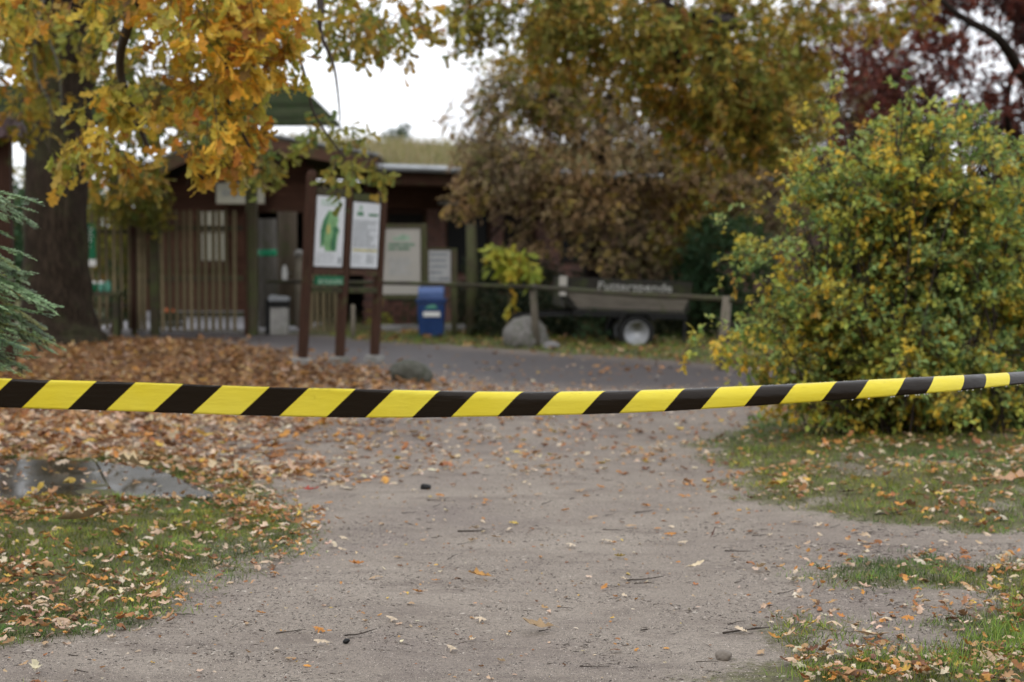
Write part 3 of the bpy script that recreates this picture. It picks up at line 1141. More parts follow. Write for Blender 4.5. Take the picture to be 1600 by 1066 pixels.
# ------------------------------------------------------------------ doorway: logs, bin, white disc
lg = empty('carved_log', (X(418, 30.2), 30.2, 0))
tag(lg, 'thick grey log pillar with a green band in the gatehouse doorway', 'post')
kz = 30.2
MB().tube([(0, 0, -.05), (.01, 0, 1.0), (0, 0, Z(342, kz))], [.165, .158, .15], 14, True, .03).build('log', M_LOG_GREY, lg, True)
MB().lathe([(.162, Z(400, kz)), (.166, Z(399, kz)), (.166, Z(391, kz)), (.162, Z(390, kz))], 14).build('band', plain('green_band', (.03, .33, .16), .5), lg, True)
lg2 = empty('brown_log', (X(449, 30.8), 30.8, 0))
tag(lg2, 'thick brown log pillar beside the grey one in the gatehouse doorway', 'post')
MB().tube([(0, 0, -.05), (-.01, 0, 1.0), (0, 0, Z(331, 30.8))], [.19, .18, .17], 14, True, .04).build('log', M_LOG_BROWN, lg2, True)
lg3 = empty('slim_post', (X(467, 30.0), 30.0, 0))
tag(lg3, 'slim pale post with a grey cap at the right side of the doorway', 'post')
MB().tube([(0, 0, 0), (0, 0, Z(400, 30))], .065, 10).build('shaft', M_PALEWOOD, lg3, True)
MB().lathe([(.08, Z(400, 30)), (.085, Z(394, 30)), (.03, Z(390, 30))], 12).build('cap', M_CONCRETE, lg3, True)
bn = empty('litter_bin', (X(436, 28.9), 28.9, .0))
tag(bn, 'pale concrete litter bin with dark hood beside the mossy gate post', 'litter bin')
MB().box(-.145, .145, -.14, .14, 0, .46).build('body', M_CONCRETE, bn, bevel=.015)
MB().box(-.16, .16, -.155, .155, .462, .57).build('opening', M_BLACK, bn, bevel=.01)
MB().prism([(-.165, .572), (.165, .572), (.15, .63), (-.15, .66)], -.16, .16).build('hood', M_METAL, bn)
MB().box(-.22, -.17, -.14, .14, 0, .6).build('side_frame', M_BLACK, bn)
wd = empty('white_plate', at(445, 428, 29.6))
tag(wd, 'small white oval plate fixed to the brown log in the doorway', 'plate')
m = MB()
m.lathe([(.05, 0), (.05, .012)], 20, Matrix.Translation((0, 0, 0)) @ Matrix.Rotation(R(90), 4, 'X'))
m.v = [(x, y, z_ * 3.1) for x, y, z_ in m.v]
m.build('plate', M_WHITEPAINT, wd)
MB().box(-.012, .012, .002, .8, -.012, .012).build('bracket', M_BLACK, wd)

# ------------------------------------------------------------------ information board
ib = empty('information_board', (G(472, 576)[0], 21.0, 0.05))
thz = math.atan2(1.2, .78)
ib.rotation_euler = (Matrix.Rotation(R(3.2), 3, 'Y') @ Matrix.Rotation(thz, 3, 'Z')).to_euler()
tag(ib, 'brown three-legged information board with map poster and text poster', 'information board')
BL = 1.43
for u, hh in ((0, 2.33), (BL * .5, 2.24), (BL, 2.2)):
    m = MB().box(u - .05, u + .05, -.045, .045, .08, hh - .03).add(
        [(u - .05, -.045, hh - .03), (u + .05, -.045, hh - .03), (u + .05, .045, hh - .03), (u - .05, .045, hh - .03), (u - .03, -.03, hh + .03), (u + .03, -.03, hh + .03), (u + .03, .03, hh + .03), (u - .03, .03, hh + .03)],
        [(4, 5, 6, 7), (0, 1, 5, 4), (1, 2, 6, 5), (2, 3, 7, 6), (3, 0, 4, 7)])
    m.build('post', M_POST_BROWN, ib, bevel=.008)
    MB().box(u - .10, u + .10, -.09, .09, -.12, .078).build('post_foot', M_CONCRETE, ib, bevel=.015)
M_TOPB = wood('mossy_brown_beam', (0.06, 0.05, 0.03), 0.6, axis='x')
MB().box(.067, BL / 2 - .067, -.045, .045, 2.08, 2.17).box(BL / 2 + .067, BL - .067, -.045, .045, 2.04, 2.13).build('top_beam', M_TOPB, ib)
MB().box(.067, BL / 2 - .067, -.045, .045, 1.10, 1.17).box(BL / 2 + .067, BL - .067, -.045, .045, 1.10, 1.17).build('lower_beam', M_BEAM_BROWN, ib)
MB().box(.067, BL / 2 - .067, -.045, .045, .88, .95).box(BL / 2 + .067, BL - .067, -.045, .045, .88, .95).build('bottom_beam', M_TOPB, ib)
for i in range(2):
    a = .067 + i * BL / 2
    b_ = a + BL / 2 - .134
    z1_, z0_ = 2.06 - i * .04, 1.19
    MB().box(a, b_, -.02, .03, z0_ - .015, z1_ + .015).build('backing', M_POST_BROWN, ib)
    p = MB().box(a + .02, b_ - .02, -.036, -.022, z0_ + .01, z1_).build('poster', M_WHITE, ib)
    yy = -.04
    if i == 0:
        w_ = b_ - a
        def sil(pts, mat, nm, y_=yy):
            m = MB().prism([(a + .02 + x_ * (w_ - .04), z0_ + .01 + z_ * (z1_ - z0_ - .01)) for x_, z_ in pts], y_, y_ + .003)
            return m.build(nm, mat, p)
        sil([(.18, .26), (.16, .5), (.24, .66), (.42, .80), (.72, .79), (.78, .66), (.74, .60), (.84, .52), (.78, .44), (.74, .22), (.36, .22), (.30, .3)], M_LTGREENP, 'map_area')
        sil([(.18, .27), (.16, .5), (.26, .67), (.44, .8), (.36, .6), (.3, .45), (.28, .34)], M_GREENP, 'map_woods', yy - .003)
        sil([(.56, .23), (.52, .32), (.6, .48), (.58, .56), (.72, .58), (.82, .52), (.72, .48), (.73, .23)], M_GREENP, 'map_woods', yy - .003)
        sil([(.4, .45), (.36, .55), (.44, .62), (.5, .5)], M_YELP, 'map_fields', yy - .004)
        print_rows(a + .05, b_ - .12, z0_ + .04, z0_ + .18, 6, random, .02, .08, .35, y=yy, left=True).build('map_key', M_LTGREYP, p)
        print_rows(a + .10, b_ - .08, z1_ - .12, z1_ - .04, 2, random, .05, .1, .5, y=yy).build('map_title', M_PALEGREENP, p)
        sil([(.84, .04), (.84, .14), (.92, .14), (.92, .04)], M_GREYP, 'map_scale', yy - .003)
    else:
        print_rows(a + .04, b_ - .04, z0_ + .26, z1_ - .22, 15, random, .04, .14, .38, y=yy, left=True).build('text_rows', M_GREYP, p)
        MB().box(a + .1, a + .22, yy, yy + .003, z1_ - .17, z1_ - .12).box(a + .33, b_ - .06, yy, yy + .003, z1_ - .165, z1_ - .135).build('heading', M_GREENP, p)
        MB().prism([(a + .13, z1_ - .1), (a + .19, z1_ - .1), (a + .2, z1_ - .06), (a + .16, z1_ - .03)], yy, yy + .003).build('emblem', M_PALEGREENP, p)
        MB().box(a + .04, b_ - .04, yy, yy + .003, z0_ + .215, z0_ + .24).build('yellow_line', M_YELP, p)
        print_rows(a + .04, a + .25, z0_ + .06, z0_ + .18, 5, random, .04, .1, .4, y=yy, left=True).build('small_print', M_LTGREYP, p)
        print_rows(a + .33, b_ - .05, z0_ + .06, z0_ + .18, 5, random, .04, .1, .4, y=yy, left=True).build('small_print', M_GREYP, p)
gsn = MB().box(.09, BL / 2 - .09, -.075, -.047, .975, 1.085).build('green_plate', M_GREENSIGN, ib)
print_rows(.13, BL / 2 - .12, .985, 1.045, 2, random, .06, .14, .55, y=-.08).build('plate_text', M_PALEGREENP, gsn)

# ------------------------------------------------------------------ second board, small timetable board
b2 = empty('beige_board', (X(625, 28.9), 28.9, 0))
tag(b2, 'large beige board with green heading and fine print behind the information board', 'sign')
k = 28.9 / F
zt, zb = Z(357, 28.9), Z(460, 28.9)
MB().box(-30 * k, 32 * k, -.02, .02, zb, zt).build('panel', M_BEIGE, b2)
MB().box(-38 * k, -30.5 * k, -.05, .05, -.1, zt + .08).build('post', M_MOSSY, b2, bevel=.008)
MB().box(33 * k, 42 * k, -.05, .05, -.1, zt + .08).build('post', M_MOSSY, b2, bevel=.008)
MB().box(-30 * k, 32.5 * k, -.045, .045, zt + .01, zt + .075).box(-30 * k, 32.5 * k, -.045, .045, zb - .08, zb - .01).build('crossbar', M_MOSSY, b2)
print_rows(-18 * k, 24 * k, Z(392, 28.9), Z(379, 28.9), 2, random, .1, .3, .6, y=-.026).build('heading', plain('dull_green_print', (.13, .24, .16), .5), b2)
MB().prism([(-8 * k, Z(376, 28.9)), (14 * k, Z(376, 28.9)), (16 * k, Z(370, 28.9)), (4 * k, Z(366, 28.9)), (-4 * k, Z(371, 28.9)), (-14 * k, Z(371, 28.9))], -.026, -.022).build('emblem', M_PALEGREENP, b2)
print_rows(-20 * k, 20 * k, Z(430, 28.9), Z(402, 28.9), 6, random, .06, .2, .35, y=-.026, short=.15).build('fine_print', M_LTGREYP, b2)

b3 = empty('hours_board', (X(687, 28.8), 28.8, 0))
tag(b3, 'small white board with rows of grey print above the blue bin', 'sign')
zt, zb = Z(391, 28.8), Z(442, 28.8)
MB().box(-17 * k, 17 * k, -.02, .02, zb, zt).build('panel', plain('pale_panel', (.40, .40, .40), .5, .05), b3)
MB().box(-24 * k, -17.5 * k, -.04, .04, -.1, zt + .03).build('post', M_MOSSY, b3)
MB().box(18 * k, 27 * k, -.04, .04, -.1, zt + .03).build('post', M_MOSSY, b3)
MB().box(-17 * k, 17.5 * k, -.035, .035, zt + .005, zt + .04).build('crossbar', M_MOSSY, b3)
print_rows(-15 * k, 15 * k, zb + .02, zt - .02, 5, random, .1, .3, .42, y=-.026).build('print_rows', M_GREYP, b3)

mp_ = MB().tube([(0, 0, -.1), (.01, 0, 1), (0, 0, Z(350, 28.4))], [.10, .095, .085], 10, True, .05).build('mossy_post', M_MOSSY, None, True)
tag(mp_, 'thick mossy post standing alone between the hours board and the young tree', 'post')
mp_.location = (X(736, 28.4), 28.4, 0)
sp_ = MB().tube([(0, 0, -.1), (0, 0, .55)], [.04, .035], 8, True, .04).build('short_post', M_PALEWOOD, None, True)
tag(sp_, 'short pale stake seen between the middle and right leg of the information board', 'post')
sp_.location = (X(551, 27.6), 27.6, 0)

# blue bin
bb = empty('blue_bin', (X(674, 28.2), 28.2, 0))
tag(bb, 'blue plastic waste bin with a white label beneath the small white board', 'bin')
k = 28.2 / F
m = MB()
m.add([(-19 * k, -.17, .02), (19 * k, -.17, .02), (19 * k, .17, .02), (-19 * k, .17, .02), (-21.5 * k, -.2, .56), (21.5 * k, -.2, .56), (21.5 * k, .2, .56), (-21.5 * k, .2, .56)],
      [(0, 3, 2, 1), (4, 5, 6, 7), (0, 1, 5, 4), (1, 2, 6, 5), (2, 3, 7, 6), (3, 0, 4, 7)])
m.build('body', M_BLUE, bb, bevel=.02)
MB().box(-23.5 * k, 23.5 * k, -.22, .22, .562, .63).build('rim', M_BLUE, bb, bevel=.015)
MB().prism([(-.2, .632), (.2, .632), (.2, .74), (.12, .82), (-.2, .82)], -20 * k, 20 * k, Matrix.Rotation(R(-90), 4, 'Z')).build('lid', M_LTBLUE, bb, bevel=.015)
MB().box(-12 * k, 14 * k, -.205, -.196, .34, .42).build('label', M_WHITEPAINT, bb)
MB().prism([(-10 * k, .47), (10 * k, .47), (6 * k, .54), (-4 * k, .52)], -.209, -.197).build('emblem', M_TEAL, bb)

# brick planter and kerb under the beige board
pl = empty('brick_planter', (X(620, 31), 31, 0))
tag(pl, 'low red brick planter behind the beige board', 'planter')
for r_ in range(5):
    for q in range(5):
        o = MB().box(-.115, .115, -.055, .055, 0, .072).build('brick', M_BRICK, pl, bevel=.004) if r_ == 0 and q == 0 else link('brick', bk, pl)
        if r_ == 0 and q == 0: bk = o.data
        o.location = (-.5 + q * .25 + (.12 if r_ % 2 else 0), 0, .08 + r_ * .083)
for q in range(4):
    o = MB().box(-.24, .24, -.06, .06, -.05, .12).build('kerb_stone', M_PALESTONE, None, bevel=.01)
    o.location = (X(607 + q * 44, 29.8), 29.8 + q * .05, 0)
    tag(o, ['pale kerb stone left under the beige board', 'pale kerb stone second from left under the beige board', 'pale kerb stone beside the blue bin', 'pale kerb stone behind the blue bin'][q], 'kerb stone', 'pale kerb stones behind the boards')

# ------------------------------------------------------------------ rail fence
rfn = empty('rail_fence', (X(1133, 20.8), 20.8, 0))
tag(rfn, 'low rail fence with slim wooden posts running in front of the trailer', 'fence')
fx0, fy0 = rfn.location.x, rfn.location.y


def fence_pt(px, py, Y): return at(px, py, Y) - rfn.location


MB().tube([(-.03, 0, -.15), (-.01, 0, .4), (.03, 0, Z(463, 20.8))], [.064, .06, .056], 10, True, .04).build('post', M_PALEWOOD, rfn, True)
p0 = Vector((X(839, 25.3) - fx0, 25.3 - fy0, -.1))
p1 = Vector((X(832, 25.3) - fx0, 25.3 - fy0, Z(444, 25.3)))
MB().tube([p0, (p0 + p1) / 2, p1], [.06, .056, .05], 10, True, .04).build('post', M_PALEWOOD, rfn, True)
MB().tube([fence_pt(1148, 468, 20.7), fence_pt(1000, 461, 22.7), fence_pt(833, 449, 25.2)], .036, 8, True, .05).build('rail', M_RAIL, rfn, True)
MB().tube([fence_pt(833, 449, 25.2), fence_pt(640, 443, 26.6), fence_pt(418, 440, 28.3)], .032, 8, True, .05).build('rail', M_RAIL, rfn, True)

# ------------------------------------------------------------------ trailer
YT = 26.3
tr = empty('trailer', (X(975, YT), YT, 0), 0)
tr.rotation_euler = (0, R(2.2), R(6))
tag(tr, 'grey flatbed trailer with white lettering parked behind the rail fence', 'trailer')
k = YT / F


def tx_(px): return (px - 975) * k


def flank(nm, mat, xa0, xa1, za0, za1, y0, y1, xb0=None, xb1=None):
    xb0 = xa0 if xb0 is None else xb0
    xb1 = xa1 if xb1 is None else xb1
    m = MB()
    m.add([(xb0, y0 + .06, za0), (xb1, y0 + .06, za0), (xa1, y0, za1), (xa0, y0, za1), (xb0, y0 + .09, za0), (xb1, y0 + .09, za0), (xa1, y0 + .03, za1), (xa0, y0 + .03, za1)],
          [(0, 1, 2, 3), (4, 7, 6, 5), (0, 4, 5, 1), (1, 5, 6, 2), (2, 6, 7, 3), (3, 7, 4, 0)])
    return m.build(nm, mat, tr)


zt_, zm_, zb_ = Z(437, YT), Z(459, YT), Z(481, YT)
up = flank('upper_side_board', M_TRAILER_D, tx_(868), tx_(1066), zm_ + .004, zt_, -.66, 0)
flank('lower_side_board', M_TRAILER, tx_(872), tx_(1064), zb_, zm_, -.60, 0, tx_(892), tx_(1056))
MB().box(tx_(872), tx_(1064), .58, .61, zb_, zt_).build('rear_side_board', M_TRAILER_D, tr)
MB().box(tx_(868), tx_(871.5), -.6, .58, zb_, zt_).build('head_board', M_TRAILER_D, tr)
MB().box(tx_(1062), tx_(1065), -.55, .58, zb_, zt_).build('tail_board', M_TRAILER_D, tr)
MB().box(tx_(892), tx_(1060), -.55, .58, zb_ - .04, zb_ - .002).build('floor', M_TRAILER_D, tr)
MB().box(tx_(885), tx_(1062), -.54, -.48, zb_ - .13, zb_ - .045).box(tx_(885), tx_(1062), .48, .54, zb_ - .13, zb_ - .045).build('chassis', M_BLACK, tr)
MB().bar((tx_(885), -.4, zb_ - .1), (tx_(800), .0, zb_ - .18), .06, .06).bar((tx_(885), .4, zb_ - .1), (tx_(800), .0, zb_ - .18), .06, .06).build('drawbar', M_BLACK, tr)
MB().box(tx_(1058), tx_(1063), -.5, -.45, -.02, zb_ - .135).build('rear_leg', M_BLACK, tr)
MB().box(tx_(805), tx_(809), -.03, .03, -.02, zb_ - .2).build('front_leg', M_BLACK, tr)
MB().prism([(tx_(955), .38), (tx_(957), .46), (tx_(967), .50), (tx_(999), .50), (tx_(1009), .46), (tx_(1011), .38), (tx_(1008), .38), (tx_(998), .475), (tx_(968), .475), (tx_(958), .38)], -.66, -.42).build('mudguard', M_BLACK, tr)
for s in (-1, 1):
    wl = empty('wheel', (tx_(983), s * .56, Z(517.5, YT)))
    wl.parent = tr
    Mr = Matrix.Rotation(R(90), 4, 'X')
    t_ = MB().lathe([(.19, -.08), (.25, -.08), (.268, -.05), (.268, .05), (.25, .08), (.19, .08), (.19, -.08)], 28, Mr)
    t_.f = t_.f[:-2]
    t_.build('tyre', M_RUBBER, wl, True)
    MB().lathe([(.188, -.075), (.188, .055 if s > 0 else -.072), (.15, .03), (.185, .0)], 28, Mr)
    rm_ = MB()
    sg = .07
    rm_.lathe([(.19, sg), (.178, sg + .006), (.165, sg - .012), (.13, sg - .03), (.10, sg - .004), (.065, sg - .006), (.06, sg - .04)], 28, Matrix.Rotation(R(90 if s < 0 else -90), 4, 'X'))
    rm_.build('rim', M_RIM, wl, True)
    hb_ = MB().lathe([(.058, sg - .035), (.05, sg - .02), (.02, sg - .01)], 14, Matrix.Rotation(R(90 if s < 0 else -90), 4, 'X')).build('hub', M_BLACK, wl, True)
MB().tube([(tx_(983), -.5, Z(517.5, YT)), (tx_(983), .5, Z(517.5, YT))], .03, 8).build('axle', M_BLACK, tr)
o = link('lettering', text_mesh('Futterspende', .175, plain('faded_white_lettering', (.44, .44, .42), .7, .3, 20)), up)
bb_ = [v.co.x for v in o.data.vertices]
sc_ = (tx_(1033) - tx_(919)) / (max(bb_) - min(bb_))
o.scale = (sc_, 1, 1)
o.location = (tx_(919), -.655, Z(452.5, YT))
o.rotation_euler = (R(104), 0, 0)
# white plate pair at the front
MB().box(tx_(860), tx_(872), -.70, -.68, Z(449, YT), Z(434, YT)).box(tx_(861), tx_(871), -.70, -.68, Z(464, YT), Z(456, YT)).build('marker_plate', M_BEIGE, tr)
MB().box(tx_(864), tx_(868), -.679, -.63, Z(470, YT), Z(436, YT)).build('plate_bracket', M_BLACK, tr)


# ------------------------------------------------------------------ boulders
def boulder(name, loc, s, mat, seed, label, flat=0.0, cat='boulder'):
    r = np.random.default_rng(seed)
    bpy_me = bpy.data.meshes.new(name)
    import bmesh
    bm = bmesh.new()
    bmesh.ops.create_icosphere(bm, subdivisions=4, radius=1)
    ph = r.uniform(0, 6, 9)
    for v in bm.verts:
        p = v.co.copy()
        d = 1 + .13 * math.sin(2.1 * p.x + ph[0]) * math.cos(2.3 * p.z + ph[1]) + .08 * math.sin(4 * p.y + ph[2] + 2 * p.x) + .04 * math.sin(9 * p.x + ph[3]) * math.sin(8 * p.z + ph[4]) + .02 * math.sin(17 * p.y + ph[5]) * math.sin(19 * p.z + ph[6])
        v.co = p * d
    bm.to_mesh(bpy_me)
    bm.free()
    bpy_me.polygons.foreach_set('use_smooth', [True] * len(bpy_me.polygons))
    bpy_me.materials.append(mat)
    o = link(name, bpy_me)
    o.location = loc
    o.scale = s
    o.rotation_euler = (0, 0, r.uniform(0, 6))
    return tag(o, label, cat)


boulder('boulder', (X(824, 25.5), 25.5, .1), (.33, .3, .33), M_ROCK, 1, 'rounded grey boulder behind the leaning fence post')
o = boulder('flat_stone', (X(862, 25.0), 25.0, .03), (.16, .10, .09), plain('pale_stone', (.20, .19, .19), .7), 2, 'small pale slanted stone at the right foot of the grey boulder', cat='stone')
boulder('mossy_boulder', (X(642, 19.0), 19.0, .08), (.25, .22, .17), M_MOSSROCK, 3, 'dark mossy boulder in the fallen leaves right of the information board')
boulder('pebble', (*G(665, 765), .015), (.034, .03, .022), M_BLACK, 4, 'black rounded pebble lying in the middle of the dirt path', cat='pebble')
boulder('pebble', (*G(1131, 1030), .014), (.03, .026, .022), plain('tan_pebble', (.22, .19, .16), .8, .3, 60), 5, 'tan pebble at the front right of the path', cat='pebble')
boulder('pebble', (*G(541, 1004), .006), (.013, .012, .009), M_BLACK, 6, 'tiny dark pebble left of centre near the bottom of the path', cat='pebble')

# ------------------------------------------------------------------ roofed noticeboard at the left edge
rb = empty('roofed_post', (X(6, 20), 20, 0))
tag(rb, 'brown post under a mauve-brown sheet roof at the left edge behind the fir', 'shelter')
MB().box(-.12, .1, -.08, .08, -.1, 2.7).build('post', M_POST_BROWN, rb, bevel=.01)
k = 20 / F
m = MB()
zc = Z(201, 20)
out = [(-1.4, zc - .13), (.13, zc - .13), (.165, zc - .1), (.165, zc + .02), (.14, zc + .10), (.08, zc + .14), (-1.4, zc + .15)]
m.prism(out, -.45, .45)
m.build('roof', M_CAPROOF, rb, bevel=.015)
for i in range(16):
    o = MB().box(-1.36 + i * .095, -1.33 + i * .095, -.458, -.4495, zc - .12, zc + .09).build('roof_rib', M_CAPROOF, rb)

# ------------------------------------------------------------------ far house gable at the right
hs = empty('far_house', (X(1270, 46), 46, 0))
tag(hs, 'far house whose pale roof edge shows between the brown tree and the right shrub', 'house')
k = 46 / F
MB().prism([(-1.2, 0), (4.5, 0), (4.5, Z(300, 46)), (1.6, Z(215, 46)), (-1.2, Z(292, 46))], 0, 6).build('wall', plain('house_wall', (.11, .07, .06), .9), hs)
MB().prism([(-1.45, Z(297, 46)), (1.6, Z(212, 46)), (1.6, Z(206, 46)), (-1.45, Z(290, 46))], -.4, 6.4).build('roof', plain('grey_roof', (.30, .29, .29), .7), hs)
MB().prism([(1.602, Z(212, 46)), (4.8, Z(305, 46)), (4.8, Z(299, 46)), (1.602, Z(206, 46))], -.4, 6.4).build('roof', plain('grey_roof_b', (.30, .29, .29), .7), hs)


# ------------------------------------------------------------------ trees
def trunk(root, pts, rads, mat, n=18, name='trunk', wob=.05): return limb(name, pts, rads, mat, root, n, wob, 8)


# --- the big oak on the left
ok = empty('oak_tree', (X(97, 25), 25.0, 0))
tag(ok, 'big oak with thick dark trunk and orange leaves in front of the picket fence', 'tree')
b0 = ok.location
trunk(ok, [at(92, 560, 25), at(92, 535, 25), at(90, 500, 25), at(87, 400, 25), at(88, 250, 25), at(98, 120, 25), at(112, 10, 25), at(118, -90, 25)],
      [1.0, .72, .54, .46, .44, .47, .50, .40], M_BARK, 26, wob=.06)
limb('limb', [at(120, 60, 25), at(175, 0, 24.5), at(250, -120, 23), at(330, -250, 20), at(420, -380, 16)], [.33, .28, .22, .17, .10], M_BARK, ok)
limb('limb', [at(80, 80, 25), at(40, -20, 24.5), at(-60, -150, 23), at(-120, -350, 21)], [.30, .24, .18, .1], M_BARK, ok)
limb('limb', [at(115, 0, 25), at(110, -220, 24), at(140, -500, 22), at(200, -900, 19)], [.36, .32, .25, .12], M_BARK, ok)
limb('limb', [at(135, 90, 24.8), at(160, 40, 23), at(190, -60, 18), at(240, -150, 14.5), at(300, -190, 12)], [.16, .14, .11, .08, .04], M_BARK, ok)
# hanging boughs
limb('bough', [at(300, -190, 12), at(240, -60, 11.8), at(200, 40, 12), at(188, 110, 12.2), at(215, 190, 12.4), at(235, 240, 12.4)], [.05, .045, .035, .03, .022, .012], M_TWIG, ok, 7)
limb('bough', [at(240, -150, 14.5), at(340, -60, 12.4), at(370, 40, 12), at(350, 140, 11.8), at(390, 230, 11.6)], [.06, .04, .03, .018, .008], M_TWIG, ok, 7)
limb('bough', [at(420, -380, 16), at(430, -160, 14.5), at(410, -40, 13.5), at(455, 60, 13.2), at(480, 130, 13.2), at(492, 180, 13.3), at(540, 250, 13.4)], [.07, .04, .022, .015, .012, .010, .006], M_TWIG, ok, 7)
limb('bough', [at(420, -380, 16), at(480, -150, 15), at(500, 0, 14.5), at(500, 50, 14.5), at(522, 105, 14.5), at(532, 190, 14.5)], [.07, .05, .032, .024, .012, .006], M_TWIG, ok, 7)
limb('bough', [at(90, -100, 24), at(60, 30, 20), at(55, 110, 18.5), at(80, 170, 18), at(75, 240, 18)], [.05, .025, .014, .010, .005], M_TWIGG, ok, 7)
limb('bough', [at(60, 30, 20), at(90, 100, 18.6), at(98, 190, 18), at(110, 225, 18)], [.025, .013, .010, .004], M_TWIGG, ok, 7)
near = [cloud(290, 20, 11.8, 140, 60, .8, 62), cloud(405, 25, 11.8, 60, 45, .6, 24), cloud(30, 5, 12.5, 50, 25, .5, 7), cloud(150, 10, 12.2, 40, 22, .4, 6),
        cloud(330, 95, 11.6, 100, 50, .6, 42), cloud(215, 130, 12, 60, 45, .5, 15), cloud(330, 175, 11.6, 60, 50, .4, 18), cloud(160, 175, 12, 35, 25, .3, 7),
        cloud(150, 215, 12, 35, 22, .4, 6), cloud(75, 240, 12, 10, 8, .1, 1), cloud(112, 268, 12, 8, 10, .1, 2), cloud(320, 235, 11.6, 24, 22, .3, 4), cloud(345, 255, 11.6, 26, 20, .3, 5),
        cloud(400, 110, 11.8, 36, 50, .4, 9), cloud(445, 60, 12.2, 24, 50, .3, 7), cloud(15, 75, 12.5, 22, 18, .3, 2), cloud(385, 215, 11.8, 12, 18, .2, 3), cloud(80, 40, 12, 12, 12, .1, 1),
        cloud(250, -60, 12, 330, 60, 1.2, 90), cloud(-80, 0, 12.5, 90, 90, 1, 30), cloud(185, 245, 12.2, 30, 18, .3, 5), cloud(10, 25, 13, 16, 20, .2, 4)]
d, tw = foliage(near, .115, 'oak_near', 9, .17, .75, OAK, thr=-.3, ns=2.6)
leaf_obj('crown', d, LEAF, ok)
twig_obj('twigs', tw, .004, M_TWIG, ok, b0)
mid = [cloud(175, 245, 17.5, 55, 30, .8, 32), cloud(215, 270, 17.5, 40, 25, .6, 26), cloud(350, 205, 17.5, 55, 35, .8, 50), cloud(405, 250, 17, 32, 26, .4, 20), cloud(250, 175, 18, 70, 30, .8, 30), cloud(190, 115, 18, 30, 30, .5, 10),
       cloud(300, 150, 18, 70, 50, 1.2, 34), cloud(552, 245, 16.5, 22, 26, .4, 9), cloud(505, 200, 17, 30, 12, .4, 9), cloud(555, 60, 16, 40, 30, .8, 20), cloud(620, 50, 16, 45, 30, .8, 18),
       cloud(490, 20, 16, 60, 30, 1, 22), cloud(650, 15, 17, 90, 25, 1, 26), cloud(290, 50, 18, 190, 80, 1.5, 150), cloud(10, 60, 19, 60, 70, 1, 150), cloud(30, 160, 20, 40, 50, .6, 36), cloud(215, 215, 18, 20, 14, .3, 5),
       cloud(300, -160, 17, 420, 90, 2.0, 120), cloud(585, 262, 17, 18, 18, .3, 9), cloud(525, 275, 16.6, 14, 12, .3, 4)]
d, tw = foliage(mid, .105, 'oak_mid', 9, .2, .6, OAKS, thr=-.4, ns=2.0)
leaf_obj('inner_crown', d, LEAF, ok)
twig_obj('inner_twigs', tw, .005, M_TWIG, ok, b0)
# upper crown above the picture
up_ = [((-8, 23, 9.5), (5, 5, 3.0), 420)]
d, tw = foliage(up_, .15, 'oak_mid', 10, .35, .3, simple_leaf(.33), thr=-.1, ns=1.2, twigs=False)
leaf_obj('upper_crown', d, LEAF, ok)

# --- oak in the middle, hanging from the top
mo = empty('middle_oak', (X(1075, 31), 31, 0))
tag(mo, 'olive and rust leaved oak whose crown fills the top centre above the trailer', 'tree')
mb0 = mo.location
trunk(mo, [at(1075, 515, 31), at(1072, 400, 31), at(1080, 250, 31), at(1120, 60, 30), at(1180, -150, 28.5)], [.30, .25, .22, .2, .15], M_BARK2, 14)
limb('limb', [at(1180, -150, 28.5), at(1080, -60, 26), at(1040, 0, 24.5), at(1000, 20, 23)], [.15, .11, .08, .04], M_BARK2, mo)
limb('limb', [at(1040, -60, 25), at(1020, 0, 24), at(1045, 50, 23.4), at(1060, 90, 23), at(1055, 135, 23)], [.09, .07, .05, .04, .02], M_BARK2, mo, 8)
limb('limb', [at(1120, 60, 30), at(1040, 10, 27), at(940, -40, 24), at(820, -60, 22)], [.14, .10, .08, .04], M_BARK2, mo)
limb('limb', [at(1110, 30, 29), at(1160, 40, 25), at(1100, 35, 23), at(1080, 20, 22.5)], [.12, .09, .05, .03], M_BARK2, mo)
oc = [cloud(830, 20, 23, 120, 50, 1.3, 230), cloud(960, 40, 23, 130, 80, 1.3, 300), cloud(1100, 90, 23.5, 130, 110, 1.4, 430), cloud(1210, 150, 24, 80, 110, 1.3, 290),
      cloud(1130, 205, 24, 90, 60, 1.0, 170), cloud(1000, 130, 24, 90, 50, 1.0, 110), cloud(860, 85, 24, 80, 40, 1.0, 70), cloud(1240, 50, 24, 70, 60, 1.0, 100),
      cloud(750, 30, 23, 40, 45, .8, 44), cloud(1340, 15, 24, 90, 30, 1.0, 50), cloud(1430, 25, 24, 45, 40, .8, 34), cloud(1060, -100, 24, 420, 60, 1.6, 300), cloud(735, 65, 23, 25, 30, .5, 12)]
d, tw = foliage(oc, .10, 'oak_far', 10, .22, .4, OAKS, thr=-.32, ns=1.7)
leaf_obj('crown', d, LEAF, mo)
twig_obj('twigs', tw, .006, M_BARK2, mo, mb0)
# looser back layer so few sky holes remain
ob = [cloud(940, 90, 30.5, 190, 90, 1.4, 520), cloud(1150, 140, 30.5, 140, 130, 1.4, 560), cloud(1130, 240, 30.5, 100, 60, 1, 160)]
d, tw = foliage(ob, .11, 'oak_far', 10, .3, .3, simple_leaf(.33), thr=-.3, ns=1.3, twigs=False)
leaf_obj('back_crown', d, LEAF, mo)

